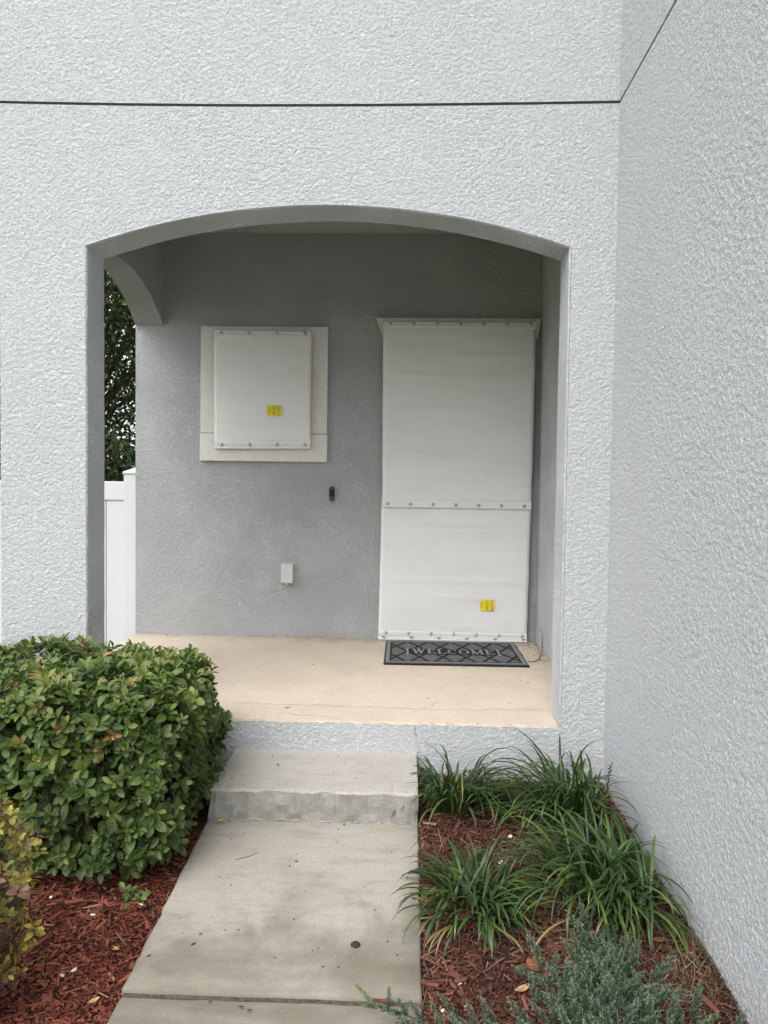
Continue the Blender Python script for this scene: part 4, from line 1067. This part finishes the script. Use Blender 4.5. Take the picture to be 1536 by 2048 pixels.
# ------------------------------------------------------------ juniper
def sprig_mesh(seed):
    """one plume: an axis set with short forward-pointing branchlets, each a brush of needles"""
    r = random.Random(seed); V = []; F = []; T = []
    def brush(p, d, L, q0):
        n = max(6, int(L/.0011)); pos = Vector(p); d = Vector(d).normalized()
        for i in range(n):
            t = i/n; pos = pos+d*(L/n); a = r.uniform(0, 6.283); e1 = d.cross(Vector((.3, .5, .8))).normalized(); e2 = d.cross(e1); rad = e1*math.cos(a)+e2*math.sin(a)
            nd = (rad*.75+d*r.uniform(.5, 1.1)).normalized(); ln = r.uniform(.0055, .0085); w = d.cross(nd).normalized()*.0013
            b = len(V); V.extend([pos, pos+nd*ln*.5+w, pos+nd*ln, pos+nd*ln*.5-w]); F.append((b, b+1, b+2, b+3))
            q = q0+.35*t+r.uniform(-.16, .16); T.extend([q-.3, q, q+.18, q])
    d = Vector((1, 0, .12)).normalized(); p = Vector((0, 0, 0)); N = 17
    for k in range(N):
        t = k/(N-1); p = p+d*.0058; d = (d+Vector((0, r.gauss(0, .05), r.gauss(.012, .04)))).normalized()
        e1 = d.cross(Vector((.1, .3, .9))).normalized(); e2 = d.cross(e1)
        for m_ in range(3):
            a = k*2.4+m_*2.094+r.uniform(-.3, .3); rad = e1*math.cos(a)+e2*math.sin(a); L = .024*(1-.62*t)*r.uniform(.7, 1.2)*(1 if abs(rad.z) < .8 else .7)
            brush(p, rad*.8+d*r.uniform(.7, 1.1), L, .16+.32*t+(.1 if rad.z > .3 else -.06))
    brush(p, d, .016, .55)
    return mesh('sprig', V, F, M_needle, None, False, np.clip(T, .02, .93))
SPR = [sprig_mesh(k) for k in range(6)]
def tipsprig():
    me = SPR[0].copy(); a = me.attributes['tint']; n = len(me.vertices); co = np.zeros(n*3); me.vertices.foreach_get('co', co); x = co.reshape(-1, 3)[:, 0]
    t = np.clip(.86+x/.12*.13, 0, 1); a.data.foreach_set('value', t.astype(np.float32)); return me
TIP = tipsprig()
def juniper():
    r = random.Random(44); bx, by = .50, 1.62; bz = float(bedz(np.array(bx), np.array(by)))
    j = root('juniper', (bx, by, bz), 'low blue-green juniper sprawling over the mulch and walkway edge', 'juniper')
    tips = [(.575, 2.27, .105), (.52, 2.12, .13), (.66, 2.13, .12), (.40, 2.06, .11), (.45, 1.98, .15), (.36, 1.93, .10), (.60, 2.0, .17), (.70, 2.02, .12), (.76, 1.90, .10),
            (.80, 1.78, .12), (.55, 1.86, .20), (.68, 1.84, .18), (.44, 1.82, .18), (.33, 1.80, .13), (.24, 1.90, .05), (.14, 1.93, .035), (-.09, 1.985, .012), (.05, 1.86, .04), (.20, 1.74, .10), (.74, 1.62, .15), (.62, 1.5, .16), (.4, 1.45, .14), (.25, 1.5, .1), (.58, 1.94, .13), (.63, 2.2, .07), (.50, 1.93, .17)]
    tips = [(a, b, c*.52) for a, b, c in tips]
    bm = MB()
    for tx, ty, tz in tips:
        a = Vector((bx+r.uniform(-.05, .05), by+r.uniform(-.05, .05), bz)); b = Vector((tx, ty, tz+bz*.4)); mid = a.lerp(b, .5); mid.z += .03 if tz > .03 else .005
        if tz < .03: mid.z = max(mid.z, .0)
        pts = [a.lerp(mid, t)*(1-t)+mid.lerp(b, t)*t for t in np.linspace(0, 1, 9)]
        bm.tube(pts, list(np.linspace(.006, .0018, 9)), 5)
        L = (b-a).length; n = max(4, int(L/.058))
        for i in range(n):
            t = .22+.78*i/(n-1) if L > .25 else .1+.9*i/(n-1); k = min(7, int(t*8)); p = pts[k].lerp(pts[k+1], t*8-k); d = (pts[k+1]-pts[k]).normalized()
            for s in ((-1, 1) if i < n-1 else (0,)):
                dd = (d+Vector((-d.y, d.x, 0))*s*r.uniform(.5, 1.0)+Vector((0, 0, r.uniform(-.05, .35)))).normalized()
                o = link(bpy.data.objects.new('sprig', TIP if (tx < -.05 and i == n-1) else r.choice(SPR))); par(o, j)
                q = dd.to_track_quat('X', 'Z'); o.rotation_mode = 'QUATERNION'; o.rotation_quaternion = q @ Matrix.Rotation(r.uniform(-.6, .6), 3, 'X').to_quaternion(); o.location = p-d*.02
                sc = r.uniform(.7, 1.1)*(1.0 if tz > .03 else .75); o.scale = (sc, sc, sc)
    bm.build('branches', M_twig, j)
juniper()

# ------------------------------------------------------------ mulch
def mulch():
    r = np.random.default_rng(5)
    box = np.array([(-1,-1,-1),(1,-1,-1),(1,1,-1),(-1,1,-1),(-1,-1,1),(1,-1,1),(1,1,1),(-1,1,1)], float)*.5
    fc = [(0,3,2,1),(4,5,6,7),(0,1,5,4),(1,2,6,5),(2,3,7,6),(3,0,4,7)]
    for nm, x0, x1, n, bias, lab in (('left', -2.3, -.80, 21000, .10, 'red brown shredded bark mulch between hedge and walkway'), ('right', .064, XW, 19000, .0, 'faded red brown bark mulch under the liriope and juniper')):
        x = r.uniform(x0, x1, n); y = r.uniform(1.25, 3.45, n) if nm == 'right' else r.uniform(1.3, 2.95, n)
        big = r.random(n)
        L = np.where(big > .965, r.uniform(.03, .07, n), r.lognormal(math.log(.017), .45, n)); Wd = np.where(big > .965, r.uniform(.007, .016, n), r.lognormal(math.log(.0042), .4, n)); H = r.uniform(.0015, .0045, n)
        if nm == 'left': y = np.where(r.random(n) < .45, r.uniform(1.8, 2.62, n), y)
        L = np.minimum(L, .08)
        # keep clear of walk and walls
        x = np.clip(x, x0+(.004 if nm == 'left' else L*.35), x1-(L*.35 if nm == 'left' else L*.5+.004))
        y = np.minimum(y, 3.45-L*.5-.004)
        yaw = r.uniform(0, 6.283, n); pt = r.normal(0, .28, n); rl = r.normal(0, .35, n)
        B = np.repeat(box[None], n, 0)*np.stack([L, Wd, H], -1)[:, None, :]
        tap = r.uniform(.25, 1., (n, 2)); B[:, [0, 3, 4, 7], 1] *= tap[:, :1]; B[:, [1, 2, 5, 6], 1] *= tap[:, 1:]
        B += r.normal(0, .12, B.shape)*np.stack([L*.4, Wd, H*.6], -1)[:, None, :]
        B[:, :, 2] += r.uniform(-.12, .12, (n, 1))*(B[:, :, 0]**2/np.maximum(L[:, None], 1e-4))*2
        cy, sy, cp, sp, cr, sr = np.cos(yaw), np.sin(yaw), np.cos(pt), np.sin(pt), np.cos(rl), np.sin(rl)
        X, Y, Z = B[..., 0], B[..., 1], B[..., 2]
        Y, Z = Y*cr[:, None]-Z*sr[:, None], Y*sr[:, None]+Z*cr[:, None]
        X, Z = X*cp[:, None]+Z*sp[:, None], -X*sp[:, None]+Z*cp[:, None]
        X, Y = X*cy[:, None]-Y*sy[:, None], X*sy[:, None]+Y*cy[:, None]
        lift = r.uniform(.0, .014, n)+.006*(big > .965)
        V = np.stack([X+x[:, None], Y+y[:, None], Z+(bedz(x, y)+lift)[:, None]], -1)
        if nm == 'left': ok = V[:, :, 0].max(1) < XWL+.012
        else: ok = V[:, :, 0].min(1) > XWR-.006
        patch = vnoise(x*1.8, y*1.8, 17)
        t = np.clip(.44+bias+.14*patch+r.normal(0, .19, n)+(.05 if nm == 'left' else .10*(y-2.3)), .0, .93); t = np.where(r.random(n) > .985, .97, t)
        V, t = V[ok], t[ok]; m_ = len(V)
        F = (np.arange(m_)[:, None, None]*8+np.array(fc)[None]).reshape(-1, 4)
        o = obj('wood_mulch', mesh('wood_mulch', V.reshape(-1, 3), F, M_chip if nm == 'left' else M_chip2, None, False, np.repeat(t, 8))); tag(o, lab, 'mulch', kind='stuff')
mulch()

def straw():
    r = np.random.default_rng(15); V = []; F = []; T = []
    def strand(x, y, L, az, w, tn):
        b = len(V); n = 6; cv = r.normal(0, .35)
        px, py = x, y; a = az
        for i in range(n):
            z = float(bedz(np.array(px), np.array(py)))+.012+.006*math.sin(math.pi*i/(n-1))*abs(r.normal(0, .8))
            ww = w*(1-.6*i/(n-1)); V.extend([(px-math.sin(a)*ww, py+math.cos(a)*ww, z), (px+math.sin(a)*ww, py-math.cos(a)*ww, z+.001)]); T.extend([tn, tn+.1])
            px = min(px+math.cos(a)*L/(n-1), XW-.006); py = min(py+math.sin(a)*L/(n-1), YF-.006); px = max(px, XWR-.02); a += cv/(n-1)
        for i in range(n-1): F.append((b+2*i, b+2*i+1, b+2*i+3, b+2*i+2))
    for cx, cy, sx, sy, n in ((.76, 2.22, .12, .12, 240), (.62, 2.26, .14, .08, 80), (.30, 2.28, .14, .07, 70), (.42, 2.75, .18, .2, 50), (.83, 2.1, .06, .14, 90), (.2, 2.95, .12, .2, 60)):
        for _ in range(n):
            x = float(np.clip(r.normal(cx, sx), .07, .92)); y = float(np.clip(r.normal(cy, sy), 1.6, 3.4)); strand(x, y, r.uniform(.07, .2), r.normal(-.7, .8), r.uniform(.0006, .0019), r.uniform(.0, .8))
    tag(obj('dry_straw', mesh('dry_straw', V, F, M_straw, None, True, np.clip(T, 0, 1))), 'dead straw-coloured blades lying on the mulch below the liriope', 'dry grass', kind='stuff')
straw()

# ------------------------------------------------------------ litter
def bed_at(x, y): return float(bedz(np.array(x), np.array(y)))
def leaf_litter(name, x, y, z, L, az, mat, label, cat, curl=.25, w=.45, group=None):
    V = []; F = []; rows = 7
    for i in range(rows):
        t = i/(rows-1); h = w*L*.5*math.sin(math.pi*min(.98, t*.9+.06))**.8
        for u in (-1, -.5, 0, .5, 1): V.append((t*L-L/2, u*h, .0015+curl*L*(abs(u)*h/L)**1.0*.9+curl*L*.35*(2*t-1)**2))
    for i in range(rows-1):
        for k in range(4): F.append((5*i+k, 5*i+k+1, 5*i+6+k, 5*i+5+k))
    o = obj(name, mesh(name, V, F, mat, None, True)); o.location = (x, y, z); o.rotation_euler = (0, 0, az); return tag(o, label, cat, group)
def pebble(x, y, z, s, seed, label, group=None, name='shell_fragment', mat=None):
    r = random.Random(seed); mb = MB(); n = 8; prof = [(.25, -.3), (.8, -.15), (1., .1), (.7, .38), (.2, .48)]; V = []
    for q, h in prof:
        for k in range(n): a = 6.283*k/n; rr_ = q*s*(1+r.uniform(-.28, .28)); V.append((rr_*math.cos(a)*1.25, rr_*math.sin(a)*.8, h*s*.7+r.uniform(-.06, .06)*s))
    F = [(i*n+k, i*n+(k+1) % n, (i+1)*n+(k+1) % n, (i+1)*n+k) for i in range(4) for k in range(n)]+[tuple(range(n))[::-1], tuple(4*n+k for k in range(n))]
    o = obj(name, mesh(name, V, F, mat or M_shell)); o.location = (x, y, z+s*.12); o.rotation_euler = (0, 0, r.uniform(0, 6)); return tag(o, label, 'shell', group)
leaf_litter('fallen_leaf', -.745, 2.965, walkz(2.965)+.002, .026, .4, M_leafyel, 'round yellow fallen leaf on the walkway by the step', 'leaf', .15, .85)
leaf_litter('fallen_leaf', -.578, 3.632, ZP+.001, .035, .15, M_deadleaf, 'thin brown dead leaf near the porch floor edge', 'leaf', .3, .3)
leaf_litter('fallen_leaf', -.56, 3.26, .1415, .028, 1.9, M_straw if False else plain('leaf_tan', (.24,.21,.16), .8, noise=.3, scale=90), 'small tan dead leaf on top of the step', 'leaf', .25, .4)
leaf_litter('fallen_leaf', .345, 2.06, bed_at(.345, 2.06)+.014, .055, .6, plain('leaf_sand', (.40,.25,.13), .7, noise=.3, scale=80), 'curled sandy brown leaf on the right bed mulch', 'leaf', .35, .42)
leaf_litter('fallen_leaf', .395, 2.165, bed_at(.395, 2.165)+.012, .075, 1.35, plain('bark_rust', (.22,.085,.035), .8, noise=.3, scale=60), 'large rust brown bark flake between liriope and juniper', 'bark', .12, .62)
leaf_litter('fallen_leaf', .80, 2.28, bed_at(.8, 2.28)+.02, .05, .2, plain('bark_red', (.24,.09,.055), .8, noise=.3, scale=60), 'red bark flake lying on the straw by the long wall', 'bark', .1, .5)
leaf_litter('fallen_leaf', -.89, 2.24, bed_at(-.89, 2.24)+.016, .032, 2.7, plain('leaf_ochre', (.42,.24,.08), .7, noise=.3, scale=80), 'ochre dead leaf on the red mulch beside the walkway', 'leaf', .3, .5)
leaf_litter('fallen_leaf', -.865, 2.02, bed_at(-.865, 2.02)+.016, .035, .9, plain('leaf_peach', (.45,.27,.13), .7, noise=.3, scale=80), 'pale orange dead leaf low on the left mulch', 'leaf', .35, .5)
sd_ = MB().lathe([(.0135, 0), (.0155, .002), (.013, .006), (.005, .008)], (0, 0, 0), 14, 'Z').mesh('seed_pod', M_darkspot, True)
o = obj('seed_pod', sd_); o.location = (-.142, 2.272, walkz(2.272)+.001); tag(o, 'round dark brown seed pod lying on the walkway', 'seed pod')
for k, (x, y, s, lab) in enumerate(((-1.00, 2.115, .012, 'left one of two white shell bits side by side on red mulch'), (-.975, 2.14, .011, 'right one of two white shell bits side by side on red mulch'), (-1.02, 1.905, .011, 'white shell bit lowest on the left mulch bed'),
        (-.885, 2.445, .014, 'white shell bit under the hedge next to the walkway'), (-1.03, 2.40, .009, 'small white shell bit in the red mulch below the hedge'), (-1.20, 2.46, .009, 'pale shell bit on mulch behind the variegated shrub'),
        (.175, 2.13, .008, 'white shell bit on dark mulch near the walkway, right bed'), (.12, 2.03, .008, 'white shell bit beside the juniper runner'))):
    pebble(x, y, bed_at(x, y)+.010, s*.8, k, lab, 'white shell fragments')
for k, (x, y, s, lab) in enumerate(((.43, 2.93, .012, 'longer white stone in mulch between the liriope clumps'), (.375, 2.73, .013, 'pale stone caught in the wire netting'))): pebble(x, y, bed_at(x, y)+.01, s, 20+k, lab, 'pale stones in right bed', 'pale_stone')
# bark chunk across the walk edge
bk = MB().box(-.028, .028, -.0055, .0055, -.004, .004, .002).build('bark_piece', plain('bark_chunk', (.15,.05,.03), .85, noise=.4, scale=70)); bk.location = (.085, 2.115, walkz(2.115)+.006); bk.rotation_euler = (0, .05, -.15); tag(bk, 'dark red bark stick poking over the walkway edge', 'bark')
bk = MB().box(-.03, .03, -.004, .004, -.003, .003, .001).build('bark_piece', bpy.data.materials['bark_chunk']); bk.location = (-.05, 2.055, walkz(2.055)-.001); bk.rotation_euler = (0, 0, -.05); tag(bk, 'thin dark bark sliver lying in the walkway joint', 'bark')
# dark crumbs on walk, step and porch: too many and too small to count
def crumbs():
    r = np.random.default_rng(8); mb = MB()
    spots = [(r.uniform(-.78, .05), y, walkz(y)+.0005) for y in r.uniform(1.9, 2.98, 55)]+[(r.uniform(-.75, .05), r.uniform(3.02, 3.44), .1412) for _ in range(14)]+[(r.uniform(-1.2, .7), r.uniform(3.7, 5.3), ZP+.0008) for _ in range(40)]+[(float(np.clip(r.normal(.83, .06), .775, .92)), r.uniform(4.75, 5.26), ZP+.0008) for _ in range(70)]+[(r.uniform(-1.9, .9), r.uniform(5.29, 5.335), ZP+.0008) for _ in range(70)]
    for x, y, z in spots:
        s = r.uniform(.0015, .0042); a = r.uniform(0, 6.28); e = r.uniform(1, 3)
        P = [(x+s*e*math.cos(a+q)*(1 if i % 2 == 0 else .4), y+s*e*math.sin(a+q)*(1 if i % 2 == 0 else .4), z) for i, q in enumerate((0, 1.57, 3.14, 4.71))]
        mb.add(P+[(x, y, z+s*.8)], [(0,1,4),(1,2,4),(2,3,4),(3,0,4)])
    tag(mb.build('debris_crumbs', M_darkspot), 'scattered dark crumbs of debris on the porch and walkway', 'debris', kind='stuff')
crumbs()
# dry vine in the porch corner
vn = root('dry_vine', (.86, 4.85, ZP), 'thin dry vine curling out of the porch corner by the doormat', 'vine')
v1 = MB(); v1.tube([(.78, 4.70, ZP+.003), (.82, 4.705, ZP+.004), (.86, 4.76, ZP+.008), (.895, 4.86, ZP+.02), (.915, 4.94, ZP+.05), (.922, 4.98, ZP+.09), (.918, 4.99, ZP+.13), (.905, 5.0, ZP+.17)], [.003, .003, .0028, .0026, .0024, .002, .0016, .001], 5); v1.build('stem', M_twig, vn)
v2 = MB(); v2.tube([(.88, 4.83, ZP+.012), (.885, 4.90, ZP+.03), (.87, 4.97, ZP+.06), (.872, 5.0, ZP+.09)], .0014, 4); v2.tube([(.91, 4.92, ZP+.04), (.90, 4.93, ZP+.06), (.912, 4.95, ZP+.075), (.905, 4.96, ZP+.10), (.917, 4.97, ZP+.11)], .0016, 4); v2.tube([(.86, 4.76, ZP+.006), (.89, 4.72, ZP+.003), (.92, 4.73, ZP+.003)], .0013, 4); v2.build('shoot', M_twig, vn)
tw = MB(); tw.tube([(-.62, 2.70, walkz(2.70)+.0015), (-.60, 2.715, walkz(2.715)+.002), (-.575, 2.725, walkz(2.725)+.002), (-.548, 2.755, walkz(2.755)+.0015)], [.0006, .0011, .0010, .0013], 5); o = tw.build('twig', M_twig); tag(o, 'short thin twig lying on the walkway below the step', 'twig')

# scrap of hexagonal wire netting on the mulch
def netting():
    mb = MB(); rx, ry = .0145, .0145; r = random.Random(2)
    def hz(x, y): return bed_at(x, y)+.020+.012*math.sin(x*31+1)*math.cos(y*23)+(.02*math.exp(-((x-.55)/.05)**2))
    for i in range(19):
        for jn in range(6):
            cx = .27+i*rx*1.5; cy = 2.66+jn*ry*1.732+(ry*.866 if i % 2 else 0)+.10*(cx-.27)
            if r.random() < .12: continue
            P = [(cx+rx*math.cos(a), cy+ry*math.sin(a)) for a in [k*math.pi/3 for k in range(6)]]
            for k in range(3):
                a, b = P[k], P[k+1]; mb.tube([(a[0], a[1], hz(*a)), (b[0], b[1], hz(*b))], .0009, 3, caps=False)
    tag(mb.build('wire_netting', M_wire), 'scrap of hexagonal wire netting on the mulch between liriope clumps', 'wire netting')
netting()

# ------------------------------------------------------------ trees and house beyond the fence
LT = (np.array([(0, 0, 0), (.28, .5, .08), (0, 1, -.05), (-.28, .5, .08), (0, .5, -.02)]), [(0, 1, 4), (1, 2, 4), (2, 3, 4), (3, 0, 4)], np.zeros((5, 2)))
def tree(x, y, h, cr, label, seed, nclump=70, nleaf=260, lo=.22):
    r = np.random.default_rng(seed); rr = random.Random(seed)
    t = root('oak_tree', (x, y, -.26), label, 'tree', 'oaks beyond the fence'); tm = MB(); lm = MB()
    trunk = [(x, y, -.3), (x+.1, y, h*.15), (x-.05, y+.1, h*.32), (x+.1, y, h*.5), (x, y, h*.72)]
    tm.tube(trunk, [h*.035, h*.028, h*.024, h*.016, h*.006], 9); tm.build('trunk', M_bark, t, True)
    C = []
    for k in range(nclump):
        d = r.normal(0, 1, 3); d /= np.linalg.norm(d); q = r.uniform(.35, 1)**.5; C.append((x+d[0]*cr*q, y+d[1]*cr*q, h*(lo+.5*(1-lo)*(1+d[2]*q))))
    for c in C:
        s = Vector(trunk[rr.randrange(1, 4)]); e = Vector(c); mid = s.lerp(e, .5)+Vector((rr.uniform(-.3, .3), rr.uniform(-.3, .3), .3))
        lm.tube([s, mid, e], [h*.006, h*.0035, .01], 5)
    lm.build('limbs', M_bark, t, True)
    C = np.array(C); P = np.repeat(C, nleaf, 0)+r.normal(0, 1, (nclump*nleaf, 3))*np.array([cr*.17, cr*.17, cr*.11]); n = len(P)
    yv = r.normal(0, 1, (n, 3)); zv = r.normal(0, .6, (n, 3))+np.array([0, -.2, 1.]); ti = np.clip(np.repeat(r.normal(.45, .15, nclump), nleaf)+r.normal(0, .15, n), 0, 1)
    P[:, 2] = np.maximum(P[:, 2], .4)
    v, f, u, tt = scatter(LT, basis(yv, zv), P, r.uniform(.06, .115, n), ti)
    o = obj('crown', mesh('crown', v, f, M_tleaf, None, False, tt), t); o['kind'] = 'stuff'
tree(-5.9, 12.0, 8.5, 3.0, 'nearest dark green oak filling the gap beside the porch', 1, 125, 470, .2)
tree(-8.3, 17.5, 9.0, 3.4, 'oak farther left beyond the fence, mostly hidden by the house', 2, 90, 240, .12)
tree(-12.2, 25.0, 10.5, 4.0, 'oak farthest back, seen through the gaps of the nearest oak', 3, 50, 150, .25)
def far_shrub(x, y, h, cr, label, seed):
    r = np.random.default_rng(seed); s = root('laurel_shrub', (x, y, -.26), label, 'shrub'); sm = MB(); rr = random.Random(seed)
    for k in range(7): sm.tube([(x+rr.uniform(-.1, .1), y, -.28), (x+rr.uniform(-.4, .4)*cr, y+rr.uniform(-.3, .3)*cr, h*.5), (x+rr.uniform(-.8, .8)*cr, y+rr.uniform(-.6, .6)*cr, h*.85)], [.03, .02, .008], 5)
    sm.build('stems', M_bark, s); n = 9000; d = r.normal(0, 1, (n, 3)); d /= np.linalg.norm(d, axis=1, keepdims=True); P = np.array([x, y, h*.5-.1])+d*np.array([cr, cr*.8, h*.5])*(r.uniform(.3, 1.05, (n, 1))**.6)
    P = P[P[:, 2] > -.2]; n = len(P); v, f, u, tt = scatter(LT, basis(r.normal(0, 1, (n, 3)), r.normal(0, .7, (n, 3))+np.array([0, -.3, 1.])), P, r.uniform(.07, .13, n), np.clip(r.normal(.25, .2, n), 0, 1))
    o = obj('foliage', mesh('foliage', v, f, M_tleaf, None, False, tt), s); o['kind'] = 'stuff'
far_shrub(-4.3, 10.0, 2.15, 1.3, 'dark laurel shrub showing just above the white fence', 61)
def neighbour():
    n = root('neighbour_house', (-20, 47, -.26), 'low grey neighbouring house glimpsed under the oak branches', 'house')
    MB().box(-27, -12, 44, 52, -.26, 1.9).build('wall', M_neigh, n)
    rf = MB(); rf.add([(-27.6, 43.4, 1.85), (-11.4, 43.4, 1.85), (-11.4, 52.6, 1.85), (-27.6, 52.6, 1.85), (-24, 48, 2.9), (-15, 48, 2.9)], [(0,1,5,4), (1,2,5), (2,3,4,5), (3,0,4), (3,2,1,0)]); rf.build('roof', M_roof, n)
    for x in (-25, -21, -17, -14):
        w = MB().box(x-.5, x+.5, 43.95, 43.998, .5, 1.6).build('window', M_vinyl, n); MB().box(x-.43, x+.43, 43.92, 43.948, .57, 1.53).build('pane', M_black2, w)
neighbour()
